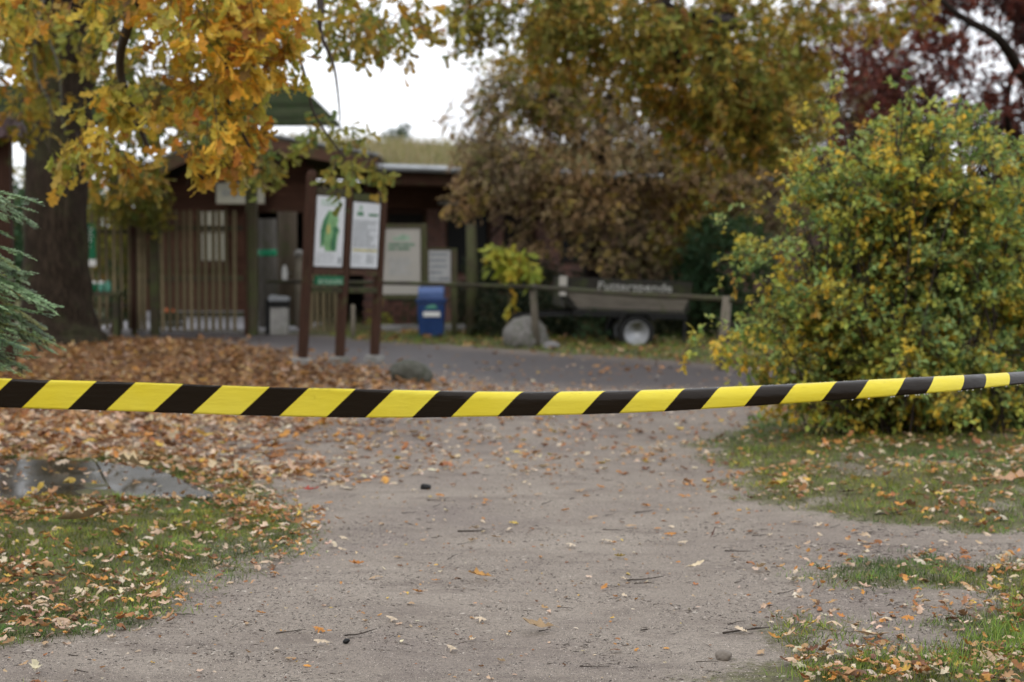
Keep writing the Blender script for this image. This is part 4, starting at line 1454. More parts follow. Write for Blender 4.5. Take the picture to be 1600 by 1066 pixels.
# --- brown fine-leaved tree before the long building
bt = empty('brown_tree', (X(930, 30.2), 30.2, 0))
tag(bt, 'brown fine-leaved tree drooping in front of the turf-roofed building', 'tree')
tb = bt.location
trunk(bt, [at(930, 518, 30.2), at(925, 430, 30.2), at(935, 330, 30.2), at(940, 220, 30), at(960, 120, 30)], [.16, .13, .11, .08, .04], M_BARK2, 10)
for p in ([(935, 330), (870, 290), (800, 270), (745, 280), (715, 300)], [(937, 300), (1000, 270), (1080, 275), (1140, 300)], [(938, 250), (880, 200), (800, 190)],
          [(940, 230), (1010, 180), (1090, 190)], [(935, 340), (860, 340), (790, 350), (760, 380)], [(970, 285), (1000, 282), (1040, 280)]):
    limb('limb', [at(a, b_, 30 - i * .15) for i, (a, b_) in enumerate(p)], np.linspace(.06, .012, len(p)), M_TWIGG if p[0][0] == 970 else M_BARK2, bt, 6)
bc = [cloud(930, 240, 29.5, 180, 85, 1.3, 1050), cloud(800, 230, 29, 70, 60, .9, 300), cloud(1100, 290, 29.5, 110, 80, 1.2, 520), cloud(900, 320, 29.3, 140, 40, 1, 420),
      cloud(1030, 350, 29.5, 90, 55, 1, 330), cloud(765, 280, 28.8, 50, 35, .7, 130), cloud(735, 255, 29, 30, 50, .6, 60), cloud(940, 160, 30, 130, 50, 1, 420), cloud(1190, 290, 30, 80, 70, 1, 420), cloud(1150, 220, 30.4, 80, 60, .8, 260), cloud(725, 310, 29, 35, 25, .5, 50), cloud(1110, 330, 29, 90, 50, .7, 200, 'oak_far'), cloud(1200, 360, 29.5, 60, 50, .7, 160), cloud(860, 370, 29.2, 60, 22, .5, 90), cloud(980, 400, 29.0, 80, 22, .5, 110), cloud(715, 200, 29.5, 25, 50, .5, 26), cloud(760, 160, 29.5, 40, 50, .6, 80),
      cloud(830, 150, 29.5, 80, 60, .8, 330), cloud(960, 190, 30, 130, 60, 1, 330), cloud(1010, 395, 29, 60, 35, .6, 130), cloud(800, 165, 29.3, 60, 45, .6, 90, 'yel'), cloud(1070, 360, 28.6, 60, 40, .5, 60, 'yel'), cloud(850, 170, 29, 50, 30, .5, 60, 'yel')]
d, tw = foliage(bc, .062, 'brown', 12, .2, .7, simple_leaf(.3), thr=-.3, ns=2.0, clump=.6)
leaf_obj('crown', d, LEAF, bt)
twig_obj('twigs', tw, .006, M_BARK2, bt, tb)

# --- copper beech top right
rt = empty('copper_beech', (X(1660, 40), 40, 0))
tag(rt, 'dark red copper beech at the top right corner behind the green shrub', 'tree')
rt0 = rt.location
trunk(rt, [at(1660, 490, 40), at(1655, 300, 40), at(1650, 150, 40), at(1640, -100, 39), at(1600, -400, 38)], [.5, .42, .38, .3, .15], M_BARK2, 14)
limb('limb', [at(1650, 180, 40), at(1600, 120, 36), at(1560, 60, 34), at(1500, 25, 33), at(1440, -30, 33)], [.18, .14, .10, .07, .04], M_BARK2, rt)
limb('limb', [at(1650, 350, 40), at(1585, 230, 37), at(1575, 150, 36), at(1590, 90, 36)], [.12, .08, .06, .04], M_BARK2, rt)
rc = [cloud(1550, 30, 36, 130, 60, 2, 420), cloud(1480, 130, 36, 120, 65, 1.8, 260), cloud(1570, 180, 37, 60, 90, 1.8, 190), cloud(1400, 110, 38, 90, 50, 1.5, 60),
      cloud(1590, 270, 37, 60, 60, 1.5, 200), cloud(1330, 60, 38, 70, 90, 1.5, 90), cloud(1650, 150, 37, 60, 260, 2, 500), cloud(1560, -80, 37, 200, 70, 2.5, 350), cloud(1400, 210, 38, 100, 40, 1.5, 90)]
d, tw = foliage(rc, .115, 'red', 12, .38, .2, simple_leaf(.34), thr=.05, ns=.95)
leaf_obj('crown', d, LEAF, rt)
twig_obj('twigs', tw, .010, M_BARK2, rt, rt0)

# --- thin brown-grey tree right of centre
bt2 = empty('bare_tree', (X(1340, 42), 42, 0))
tag(bt2, 'nearly bare brownish tree between the middle oak and the copper beech', 'tree')
trunk(bt2, [at(1340, 480, 42), at(1338, 300, 42), at(1345, 150, 42), at(1360, 20, 42)], [.2, .15, .09, .04], M_BARK2, 10)
for i in range(11):
    s = 1 if i % 2 else -1
    y0 = 300 - i * 24
    limb('limb', [at(1340, y0, 42), at(1340 + s * 45, y0 - 40, 41.8), at(1340 + s * (80 - i * 3), y0 - 100, 41.5)], [.06, .04, .015], M_BARK2, bt2, 6)
d, tw = foliage([cloud(1310, 130, 41.5, 120, 120, 1.6, 1100), cloud(1270, 250, 41, 80, 70, 1.3, 420), cloud(1390, 200, 42, 90, 80, 1.3, 330), cloud(1340, 300, 42, 120, 50, 1.5, 350)], .075, 'brown', 9, .4, .0, simple_leaf(.3), thr=-.3, ns=1.3)
leaf_obj('crown', d, LEAF, bt2)
twig_obj('twigs', tw, .013, M_BARK2, bt2, bt2.location)

# --- far pine above the turf roof
fp = empty('far_pine', (X(622, 75), 75, 0))
tag(fp, 'small distant pine poking above the turf roof against the white sky', 'tree')
trunk(fp, [at(622, 430, 75), at(623, 250, 75), at(628, 200, 75)], [.14, .1, .04], M_BARK2, 8)
limb('limb', [at(624, 222, 75), at(612, 214, 75), at(603, 212, 75)], [.05, .04, .02], M_BARK2, fp, 6)
d, tw = foliage([cloud(622, 214, 75, 16, 12, .4, 40, 'green'), cloud(631, 204, 75, 7, 8, .3, 14, 'green'), cloud(608, 216, 75, 9, 5, .3, 12, 'green')], .16, 'green', 14, .2, -.2, simple_leaf(.12), thr=-.6, twigs=False)
leaf_obj('crown', d, NEEDLE, fp)

# --- background trees: each its own
bgs = [(-60, 52, 300, 130, 'yel', 'yellow-green far tree behind the left roofed post'), (60, 48, 330, 110, 'green', 'dark green far tree behind the oak trunk'),
       (175, 36, 345, 55, 'yel', 'yellow-leaved small tree behind the picket fence'), (240, 50, 310, 90, 'green', 'far green tree showing left of the gatehouse gable'),
       (1180, 50, 340, 90, 'brown', 'brown far tree behind the dark evergreen bush'), (1275, 52, 330, 110, 'green', 'dark far tree just left of the big shrub'),
       (1420, 55, 330, 130, 'brown', 'brown far tree hidden behind the top of the big shrub'), (1560, 50, 330, 120, 'green', 'dark green far tree behind the right edge of the shrub'), (1720, 52, 320, 130, 'yel', 'yellow-green far tree beyond the right edge'),
       (-220, 50, 320, 130, 'green', 'dark green far tree beyond the left edge'), (1040, 48, 330, 100, 'green', 'dark far tree behind the long building')]
for px, Y, py, r_, pal, lab in bgs:
    tr_ = empty('far_tree', (X(px, Y), Y, 0))
    tag(tr_, lab, 'tree', 'trees far behind the buildings')
    trunk(tr_, [(X(px, Y), Y, -.1), at(px + 3, 420, Y), at(px, py, Y)], [.2, .15, .06], M_BARK2, 8)
    d, tw = foliage([cloud(px, py + 20, Y, r_, 75, 1.6, int(r_ * 4)), cloud(px + r_ * .3, py + 90, Y, r_ * .9, 60, 1.5, int(r_ * 3))], .16, pal, 11, .4, .1, simple_leaf(.36), thr=-.35, ns=1.2, twigs=False)
    leaf_obj('crown', d, LEAF, tr_)

# --- unseen wood added behind and beside the camera to darken reflections, raise contrast
wc = []
for i in range(13):
    an = R(195 + i * 12.5)
    wc.append(((math.cos(an) * 17, math.sin(an) * 15 + 3, 4.2), (3.2, 2.2, 4.6), 230))
d, tw = foliage(wc, .5, 'yel', 9, .9, .1, simple_leaf(.36), thr=-.6, ns=.6, twigs=False)
o = link('added_wood', np_mesh('added_wood', *d, LEAF))
tag(o, 'unseen wood added behind the viewer to darken reflections', 'wood', kind='stuff')

# ------------------------------------------------------------------ hedges, bushes
def bush(name, clouds, size, pal, label, cat, base, stems=6, tmpl=None, per=10, spread=.15, mat=LEAF, thr=-.5, ns=2.5, droop=.1, group=None, clump=.5, stemcol=M_STALK, sr=.014, shell=0.0):
    e = empty(name, base)
    tag(e, label, cat, group)
    d, tw = foliage(clouds, size, pal, per, spread, droop, tmpl or simple_leaf(.3), thr=thr, ns=ns, clump=clump, shell=shell)
    leaf_obj('foliage', d, mat, e)
    twig_obj('twigs', tw, .003, stemcol, e, base)
    for i in range(stems):
        c = clouds[i % len(clouds)]
        tgt = Vector(c[0]) + Vector((random.uniform(-.5, .5) * c[1][0], random.uniform(-.5, .5) * c[1][1], random.uniform(0, .7) * c[1][2]))
        b_ = Vector(base) + Vector((random.uniform(-.2, .2), random.uniform(-.15, .15), -.05))
        md = (b_ + tgt) / 2 + Vector((0, 0, .25 * (tgt - b_).length * .5))
        limb('stem', [b_, md, tgt], [sr, sr * .7, sr * .3], stemcol, e, 6, .03, 4)
    return e


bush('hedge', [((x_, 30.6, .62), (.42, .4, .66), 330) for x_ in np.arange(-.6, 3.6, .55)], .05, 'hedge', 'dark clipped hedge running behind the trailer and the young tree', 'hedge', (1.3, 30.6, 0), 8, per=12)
bush('ivy_bush', [((x_, 28.3, .3), (.5, .5, .42), 190) for x_ in np.arange(-.1, 3.2, .6)], .06, 'hedge', 'dark low ivy added behind the trailer, standing in for hedge and shadow', 'bush', (1.5, 28.3, 0), 6, per=12)  # dark leaves added to give the black of hedge and shadow under the trailer
bush('evergreen_bush', [cloud(1135, 395, 28.0, 66, 58, .6, 460), cloud(1120, 470, 28, 60, 50, .5, 260), cloud(1085, 440, 28.6, 35, 50, .4, 120), cloud(1180, 460, 28, 50, 60, .5, 150)], .075, 'green', 'dense dark green bush between the trailer and the right shrub', 'bush', (X(1130, 28.4), 28.4, 0), 6)
bush('ivy_bush', [cloud(770, 470, 29.3, 45, 55, .4, 260), cloud(820, 430, 29.5, 40, 35, .4, 120)], .06, 'hedge', 'dark ivy covered bush behind the young yellow-green tree', 'bush', (X(775, 29.3), 29.3, 0), 5)
bush('weed_plant', [cloud(925, 512, 25.8, 20, 18, .15, 22)], .07, 'green', 'small weed growing under the trailer drawbar left of its wheel', 'plant', (X(925, 25.8), 25.8, 0), 4, per=7)
bush('planter_shrub', [cloud(600, 490, 30.3, 14, 22, .2, 24), cloud(642, 480, 30.3, 16, 28, .2, 30, 'green')], .07, 'sapling', 'bright green low plant under the beige board', 'plant', (X(610, 30.3), 30.3, 0), 4, per=7)
bush('yard_shrub', [cloud(180, 380, 33.5, 40, 70, .5, 170, 'yel'), cloud(165, 460, 33, 35, 50, .4, 110, 'green')], .07, 'yel', 'yellow-green shrub in the yard seen through the picket fence', 'shrub', (X(172, 33.3), 33.3, 0), 5)
bush('fence_shrub', [cloud(205, 318, 27.8, 55, 30, .4, 150), cloud(245, 335, 28, 20, 26, .3, 40)], .075, 'yel', 'yellow-green shrub arching over the top of the picket fence', 'shrub', (X(222, 29.3), 29.3, 0), 5)

# young tree: big drooping leaves
yt = empty('young_tree', (X(792, 27), 27, 0))
tag(yt, 'young tree with large yellow-green leaves behind the rail by the leaning post', 'tree')
trunk(yt, [(X(792, 27), 27, -.05), at(796, 470, 27), at(806, 410, 27), at(800, 392, 27)], [.03, .022, .015, .008], M_STALK, 8)
d, tw = foliage([cloud(800, 398, 26.9, 28, 12, .25, 13), cloud(812, 418, 26.8, 20, 12, .25, 11), cloud(775, 393, 26.8, 10, 6, .2, 4), cloud(832, 422, 26.8, 8, 6, .2, 3), cloud(784, 440, 26.8, 10, 12, .2, 3), cloud(808, 462, 26.8, 4, 8, .2, 1)],
                .19, 'sapling', 7, .2, .7, oak_leaf(5, .1, 0, .2, 4, .3, False), thr=-1)
leaf_obj('crown', d, LEAF, yt)
twig_obj('twigs', tw, .005, M_STALK, yt, yt.location)

# --- the big shrub on the right
SH = simple_leaf(.33, .1, .08)
def arch_clouds(base, n, rmin, rmax, hmin, hmax, a0=0.0, a1=6.283, wts=9, width=.16):
    """chains of small leaf clouds along arching canes"""
    out, canes = [], []
    for _ in range(n):
        an = random.uniform(a0, a1)
        rr_ = random.uniform(rmin, rmax)
        hh_ = random.uniform(hmin, hmax)
        p0 = Vector(base) + Vector((random.gauss(0, .28), random.gauss(0, .2), 0))
        tip = Vector((math.cos(an) * rr_, math.sin(an) * rr_ * .75, 0))
        pts = []
        for k_ in range(9):
            t = k_ / 8
            pts.append(p0 + tip * (t ** 1.25) + Vector((0, 0, hh_ * (1 - (1 - t) ** 1.9) - hh_ * .30 * max(0, t - .6) ** 1.3 * 3 * (rr_ / rmax))))
        canes.append(pts)
        for k_ in range(2, 9):
            w_ = width * (1.15 - .07 * k_) * random.uniform(.7, 1.2)
            out.append((tuple(pts[k_]), (w_, w_, w_ * .8), int(wts * (1.2 - .06 * k_))))
    return out, canes


def cane_shrub(name, base, label, specs, core):
    e = empty(name, base)
    tag(e, label, 'shrub')
    allc, canes = [], []
    for sp__ in specs:
        c_, k_ = arch_clouds(base, *sp__[0], **sp__[1])
        allc += c_
        canes += k_
    d1, tw1 = foliage(allc, .05, 'shrub', 11, .15, .25, SH, thr=-.35, ns=2.6, clump=.7)
    leaf_obj('foliage', d1, LEAF, e)
    d2, tw2 = foliage(core, .046, 'shrub', 10, .14, .15, SH, thr=-.12, ns=2.6, clump=.55)
    leaf_obj('inner_foliage', d2, LEAF, e)
    twig_obj('twigs', tw1 + tw2, .003, M_TWIG, e, base)
    for pts in canes:
        limb('cane', pts[::2], [.008, .007, .006, .004, .002], M_TWIG, e, 6, .03, 3)
    return e


cane_shrub('large_shrub', (X(1420, 13.3), 13.3, 0), 'large green and yellow leaved shrub filling the right side behind the tape',
           [((50, .1, .8, 1.5, 2.8), {'wts': 6, 'width': .14}), ((38, .6, 1.15, 1.0, 2.4), {'a0': 1.9, 'a1': 4.4, 'wts': 6, 'width': .14}), ((22, .5, .9, 1.0, 2.2), {'a0': -1.2, 'a1': 1.6, 'wts': 7}),
            ((7, .9, 1.15, 1.0, 1.45), {'a0': 2.8, 'a1': 3.6, 'width': .12}), ((56, .5, 1.35, .35, 1.0), {'a0': 2.9, 'a1': 6.4, 'wts': 6}),
            ((13, .3, .9, 2.3, 3.05), {'a0': 1.4, 'a1': 4.8, 'width': .085, 'wts': 4}), ((12, .7, 1.3, 1.4, 2.6), {'a0': 2.5, 'a1': 3.9, 'width': .09, 'wts': 5})],
           [cloud(1400, 340, 13.6, 120, 110, .7, 420), cloud(1420, 480, 13.4, 180, 120, .7, 620), cloud(1320, 450, 13.2, 70, 90, .5, 200), cloud(1480, 250, 13.8, 80, 60, .5, 130)])
cane_shrub('side_shrub', (X(1640, 14.2), 14.2, 0), 'second green and orange shrub at the right edge merging with the large shrub',
           [((50, .2, 1.0, 1.3, 2.15), {}), ((34, .6, 1.3, .4, 1.2), {'a0': 3.0, 'a1': 5.6})],
           [cloud(1640, 430, 14.4, 110, 130, .7, 420)])

# ------------------------------------------------------------------ fir at the left edge
fr_ = empty('fir_tree', (-4.3, 10.2, 0))
tag(fr_, 'blue-green fir reaching in from the left edge above the tape', 'tree')
trunk(fr_, [(-4.3, 10.2, -.1), (-4.3, 10.2, 1.5), (-4.28, 10.2, 4.2)], [.12, .09, .02], M_BARK2, 12)
nd_v, nd_f, nd_c = [], [], []
off = 0
NV = np.array([(-.5, 0, 0), (.5, 0, 0), (.4, .8, 0), (0, 1, 0), (-.4, .8, 0)], float)
NV = np.array([(-.5, 0, 0), (.5, 0, 0), (.35, 1, 0), (-.35, 1, 0)], float)
NF = np.array([(0, 1, 2, 3)], int)


def frond(p, q, width, pals='fir', dens=170):
    """a flat fir spray from p to q with two ranks of needles and side shoots"""
    global off
    p = np.array(p, float)
    q = np.array(q, float)
    L = np.linalg.norm(q - p)
    D = (q - p) / L
    side = norm(np.cross(D, [0, 0, 1.0]))
    upn = np.cross(side, D)
    shoots = [(p, q, 1.0)]
    ns_ = max(2, int(L / .05))
    for i in range(1, ns_):
        t = i / ns_
        s = 1 if i % 2 else -1
        b_ = p + (q - p) * t
        l = width * (1 - t * .6) * rng.uniform(.75, 1.1)
        d_ = norm(D * .75 + side * s * .75 + np.array([0, 0, rng.uniform(-.35, .05)]))
        shoots.append((b_, b_ + d_ * l, .9))
    segs = []
    for a, b_, sc in shoots:
        l = np.linalg.norm(b_ - a)
        n = max(6, int(l * dens))
        dd = (b_ - a) / l
        sd = norm(np.cross(dd, upn))
        tt = np.repeat(np.linspace(0, 1, n), 2)
        sg = np.tile([1, -1], n)
        base = a + (b_ - a) * tt[:, None]
        nd = norm(dd * .55 + sd * sg[:, None] + upn * rng.uniform(-.1, .3, (2 * n, 1)) + rng.normal(size=(2 * n, 3)) * .08)
        Mx = frames(nd, np.tile(upn, (2 * n, 1)) + rng.normal(size=(2 * n, 3)) * .15)
        ln = .030 * sc * rng.uniform(.8, 1.15, 2 * n) * (1 - .4 * tt ** 4)
        Mx = Mx * np.stack([np.full(2 * n, .0060), ln, ln], 1)[:, None, :]
        cc = pick(pals, 1, .2) * rng.uniform(.85, 1.15, (2 * n, 1))
        if rng.uniform() < .04: cc = pick('sapling', 1) * .6 * np.ones((2 * n, 1))
        v, f, c = scatter(NV, NF, Mx, base, cc)
        nd_v.append(v)
        nd_f.append(f + off)
        nd_c.append(c)
        off += len(v)
        segs.append((a, b_))
    return segs


allseg = []
tips = [(50, 330, 9.3), (30, 345, 9.2), (45, 400, 9.0), (10, 365, 9.1), (50, 430, 9.1), (60, 462, 8.9), (86, 480, 9.0), (88, 490, 8.8), (40, 500, 8.8), (100, 545, 8.9), (60, 560, 8.8), (30, 545, 8.7), (12, 575, 8.8),
        (20, 470, 8.7), (5, 430, 8.8), (70, 515, 9.1), (-10, 400, 8.7), (-30, 330, 9), (-20, 520, 8.6), (0, 500, 8.9), (45, 455, 9.3), (15, 315, 9.4), (-60, 450, 8.6), (-90, 380, 8.8), (-70, 560, 8.7),
        (75, 530, 9.2), (35, 440, 9.2), (20, 410, 9.4), (40, 575, 9), (-10, 590, 8.9), (55, 350, 9.5), (25, 520, 9.4)]
tips += [(a + random.uniform(-26, 12), b_ + random.uniform(-22, 22), c + random.uniform(-.35, .3)) for a, b_, c in tips] 
for px, py, Y in tips:
    q = at(px, py, Y)
    L = random.uniform(.36, .55)
    p = q + Vector((-L * random.uniform(.75, 1), random.uniform(-.05, .25), L * random.uniform(.12, .55)))
    allseg += frond(p, q, .17)
    s0 = Vector((-4.3, 10.2, p.z + .25))
    limb('bough', [s0, (s0 + p) / 2 + Vector((0, 0, .06)), p], [.022, .014, .006], M_BARK2, fr_, 6, .03, 3)
for i in range(46):  # the rest of the tree outside the picture
    an = random.uniform(0, 6.28)
    z = random.uniform(.5, 4.0)
    rr = (4.4 - z) * .32
    q = Vector((-4.6 + math.cos(an) * rr, 10.2 + math.sin(an) * rr, z - .25))
    if q.x > -3.2: q.x = -3.3
    p = Vector((-4.3 + math.cos(an) * rr * .4, 10.2 + math.sin(an) * rr * .4, z))
    allseg += frond(p, q, .2, dens=90)
leaf_obj('needles', (np.concatenate(nd_v), np.concatenate(nd_f), np.concatenate(nd_c)), NEEDLE, fr_)
twig_obj('twigs', allseg, .0035, M_TWIGG, fr_, fr_.location)

# ------------------------------------------------------------------ wet paving slabs at the left
def slab_mat():
    m, t, b, o = nodes('wet_slate_slab')
    P = coord(t, 'Object')
    c = ramp(t, noise(t, P, 3, 5), [(0.3, (.028, .025, .014)), (.7, (.065, .056, .036))])
    t.links.new(c, b.inputs['Base Color'])
    t.links.new(ramp(t, noise(t, P, 1.7, 3), [(0.35, .12), (.7, .28)]), b.inputs['Roughness'])
    b.inputs['Specular IOR Level'].default_value = 0.12
    bump(t, b, noise(t, P, 12, 3), .08, .004)
    return m


M_SLAB = slab_mat()
wp = empty('wet_paving', (-2.9, 11.0, 0))
wp['kind'] = 'structure'
ca, cb2, cc_, cd = [Vector((*G(*p), 0)) for p in ((-420, 722), (130, 727), (345, 783), (-300, 792))]
# three slabs split by two slanting joints
tops = [(-420, 716), (-170, 718), (150, 728), (250, 742)]
bots = [(-560, 800), (-40, 790), (178, 787), (350, 786)]
for i in range(3):
    q = [tops[i], tops[i + 1], bots[i + 1], bots[i]]
    pts = [Vector((*G(*p), 0)) for p in q]
    cen = sum(pts, Vector()) / 4
    pts = [cen + (p - cen) * (1 - .012 / max((p - cen).length, .1)) for p in pts]
    zt_s = .035
    vs = [(p.x + 2.9, p.y - 11, zt_s) for p in pts] + [(p.x + 2.9, p.y - 11, -.03) for p in pts]
    MB().add(vs, [(3, 2, 1, 0), (4, 5, 6, 7), (0, 1, 5, 4), (1, 2, 6, 5), (2, 3, 7, 6), (3, 0, 4, 7)]).build('slab', M_SLAB, wp, bevel=.006)
P_SLAB = [G(*p) for p in (tops + bots[::-1])]

# ------------------------------------------------------------------ grass
def grass_blades(n, xr_, yr_, hmin, hmax, wid, minmask, pal='grass'):
    x = rng.uniform(xr_[0], xr_[1], n)
    y = rng.uniform(yr_[0], yr_[1], n)
    g_, l_, r_ = masks(x, y)
    dn = fbm(x * 3, y * 3, 20.0)
    keep = (g_ > minmask + rng.uniform(-.25, .35, n)) & (dn > .30 + rng.uniform(-.1, .1, n)) & (sdpoly(x, y, P_SLAB) < (fbm(x * 7, y * 7, 71.0) - .35) * .22)
    x, y, dn = x[keep], y[keep], dn[keep]
    n = len(x)
    # small tufts
    x = x + rng.normal(size=n) * .006
    z = hz(x, y)
    h = rng.uniform(hmin, hmax, n) * (0.3 + 1.7 * fbm(x * 6, y * 6, 66.0, 3))
    M = frames(np.stack([rng.normal(size=n), rng.normal(size=n), np.zeros(n)], 1), np.tile([0, 0, 1.0], (n, 1)) + rng.normal(size=(n, 3)) * .6)
    M = M * np.stack([np.full(n, wid), h, h], 1)[:, None, :]
    cv = np.clip((fbm(x * 9, y * 9, 60.0, 3) - .25) * 2.4, .35, 1.5)[:, None]
    yv = fbm(x * 1.2, y * 1.2, 63.0, 3)[:, None]
    cc = pick(pal, n) * cv * (1 + (yv - .45) * np.array([[1.6, .5, -.5]]))
    return scatter(BLADE_V, BLADE_F, M, np.stack([x, y, z - .003], 1), np.clip(cc, 0, .9))


def join(parts):
    Vs, Fs, Cs = [], [], []
    o_ = 0
    for v, f, c in parts:
        Vs.append(v)
        Fs.append(f + o_)
        Cs.append(c)
        o_ += len(v)
    return np.concatenate(Vs), np.concatenate(Fs), np.concatenate(Cs)


gp = [grass_blades(150000, (-4.2, -.6), (5.6, 13), .010, .036, .0034, .45),
      grass_blades(80000, (1.0, 4.5), (5.6, 9), .010, .04, .0034, .5),
      grass_blades(70000, (1.2, 6), (8.5, 17), .015, .05, .004, .5),
      grass_blades(26000, (-3, 9), (20, 30), .03, .10, .009, .55)]
o = link('grass', np_mesh('grass', *join(gp), GRASS))
tag(o, 'short green grass on both sides of the dirt path', 'grass', kind='stuff')
# a few longer tufts at the lower right
tc_ = []
for px, py, s in ((1490, 1030, 1), (1450, 1040, .8), (1560, 1000, 1.1), (1590, 1025, 1.2), (1340, 1050, .6), (1380, 1035, .7), (1250, 1055, .5), (1520, 1055, 1), (1600, 965, 1), (1300, 1000, .4)):
    x, y = G(px, py)
    n = int(120 * s)
    bx_ = x + rng.normal(size=n) * .06
    by = y + rng.normal(size=n) * .04
    M = frames(np.stack([rng.normal(size=n), rng.normal(size=n), np.zeros(n)], 1), np.tile([0, 0, 1.0], (n, 1)) + rng.normal(size=(n, 3)) * .45)
    h = rng.uniform(.04, .10, n) * s
    M = M * np.stack([np.full(n, .0035), h, h], 1)[:, None, :]
    tc_.append(scatter(BLADE_V, BLADE_F, M, np.stack([bx_, by, hz(bx_, by)], 1), pick('grass', n)))
o = link('grass_tufts', np_mesh('grass_tufts', *join(tc_), GRASS))
tag(o, 'longer fresh grass tufts at the front right corner', 'grass', kind='stuff')

# ------------------------------------------------------------------ leaf litter (uncountable)
LIT = [oak_leaf(7, .7, 1, .3, s, .6) for s in (11, 12, 13, 14)]
LITS = [oak_leaf(5, .7, .8, .33, s, .5, False) for s in (21, 22)]


def litter(n, xr_, yr_, size, pal, densf, tm, tilt=.35, lift=.012):
    x = rng.uniform(xr_[0], xr_[1], n)
    y = rng.uniform(yr_[0], yr_[1], n)
    keep = rng.uniform(0, 1, n) < densf(x, y)
    x, y = x[keep], y[keep]
    n = len(x)
    parts = []
    which = rng.integers(0, len(tm), n)
    cs = pick(pal, n)
    zz = hz(x, y) + np.where(sdpoly(x, y, P_SLAB) > 0, .04, 0)
    for k_ in range(len(tm)):
        i = which == k_
        m_ = i.sum()
        if not m_: continue
        an = rng.uniform(0, 6.28, m_)
        D = np.stack([np.cos(an), np.sin(an), rng.normal(size=m_) * tilt * .5], 1)
        nn = np.stack([rng.normal(size=m_) * tilt, rng.normal(size=m_) * tilt, np.where(rng.uniform(0, 1, m_) < .5, 1.0, -1.0)], 1)
        s = size * np.clip(np.exp(rng.normal(-.12, .33, m_)), .3, 1.7)
        M = frames(D, nn) * s[:, None, None]
        P = np.stack([x[i], y[i], zz[i] + rng.uniform(.3, 1.2, m_) * lift + s * .05], 1)
        parts.append(scatter(*tm[k_], M, P, cs[i]))
    return join(parts)


def d_pile(x, y):
    g_, l_, r_ = masks(x, y)
    return np.clip(l_, 0, 1) ** 1.6 * np.where(sdpoly(x, y, P_SLAB) > 0, .12, 1)


def d_grass(x, y):
    g_, l_, r_ = masks(x, y)
    c_ = np.clip((fbm(x * 1.7, y * 1.7, 31.0) - .30) * 3.2, .12, 1)
    return g_ * c_ * np.where(sdpoly(x, y, P_SLAB) > 0, .2, 1) * (1 - l_ * .5)


def d_path(x, y):
    g_, l_, r_ = masks(x, y)
    left = np.exp(-np.clip(x + 1.2 + (y - 12) * .05, 0, 9) / 2.2)
    return np.clip((1 - g_) * (1 - r_ * .85), 0, 1) * (.26 + .5 * left)


lp = [litter(2600, (-3, 3.4), (5.8, 12.5), .02, 'litter_pale', lambda x, y: (1 - masks(x, y)[0]) * .8, LITS, .3, .004),
      litter(27000, (-7.5, 0), (15.5, 27), .072, 'litter', d_pile, LITS, .5, .05),
      litter(8200, (-4.6, .2), (9.8, 16.5), .085, 'litter_pale', d_pile, LIT, .4, .03),
      litter(17000, (-4.2, -.6), (5.8, 12.5), .045, 'litter_pale', d_grass, LIT, .4, .03),
      litter(8500, (1.0, 4.2), (5.8, 9), .042, 'litter_pale', d_grass, LIT, .4, .03),
      litter(9000, (1.0, 6.5), (8.8, 17), .055, 'litter_pale', d_grass, LIT, .4, .02),
      litter(5200, (-2.5, 9), (21, 30), .09, 'litter', d_grass, LITS, .4, .02),
      litter(8200, (-3.0, 3.4), (11.2, 21.5), .055, 'litter_pale', d_path, LITS, .25, .006),
      litter(900, (-2.5, 7), (19, 28), .07, 'litter', lambda x, y: masks(x, y)[2] * .5, LITS, .2, .006)]
o = link('leaf_litter', np_mesh('leaf_litter', *join(lp), DRYLEAF))
tag(o, 'carpet of fallen brown and pale autumn leaves on the ground', 'leaves', kind='stuff')


# crumbs and grit on the path
def crumbs(n, xr_, yr_, s0, s1):
    x = rng.uniform(xr_[0], xr_[1], n)
    y = rng.uniform(yr_[0], yr_[1], n)
    g_, l_, r_ = masks(x, y)
    cl_ = fbm(x * 2.5, y * 4, 41.0)
    keep = (rng.uniform(0, 1, n) < np.clip((cl_ - .42) * 5, .06, 1)) & (r_ < .5) & (g_ < .8)
    x, y = x[keep], y[keep]
    n = len(x)
    tv = np.array([(0, 0, .6), (1, 0, 0), (0, 1, 0), (-1, 0, 0), (0, -1, 0)], float)
    tf = np.array([(0, 1, 2), (0, 2, 3), (0, 3, 4), (0, 4, 1)])
    an = rng.uniform(0, 6.28, n)
    D = np.stack([np.cos(an), np.sin(an), np.zeros(n)], 1)
    s = rng.uniform(s0, s1, n) * rng.uniform(.5, 1, n)
    M = frames(D, np.tile([0, 0, 1.0], (n, 1))) * np.stack([s, s * rng.uniform(.8, 4, n), s], 1)[:, None, :]
    dark = rng.uniform(0, 1, n) < .82
    C = np.where(dark[:, None], np.array([.05, .037, .028]) * rng.uniform(.5, 1.6, (n, 1)), np.array([.45, .40, .34]) * rng.uniform(.6, 1.2, (n, 1)))
    return scatter(tv, tf, M, np.stack([x, y, hz(x, y) - .0005], 1), C)


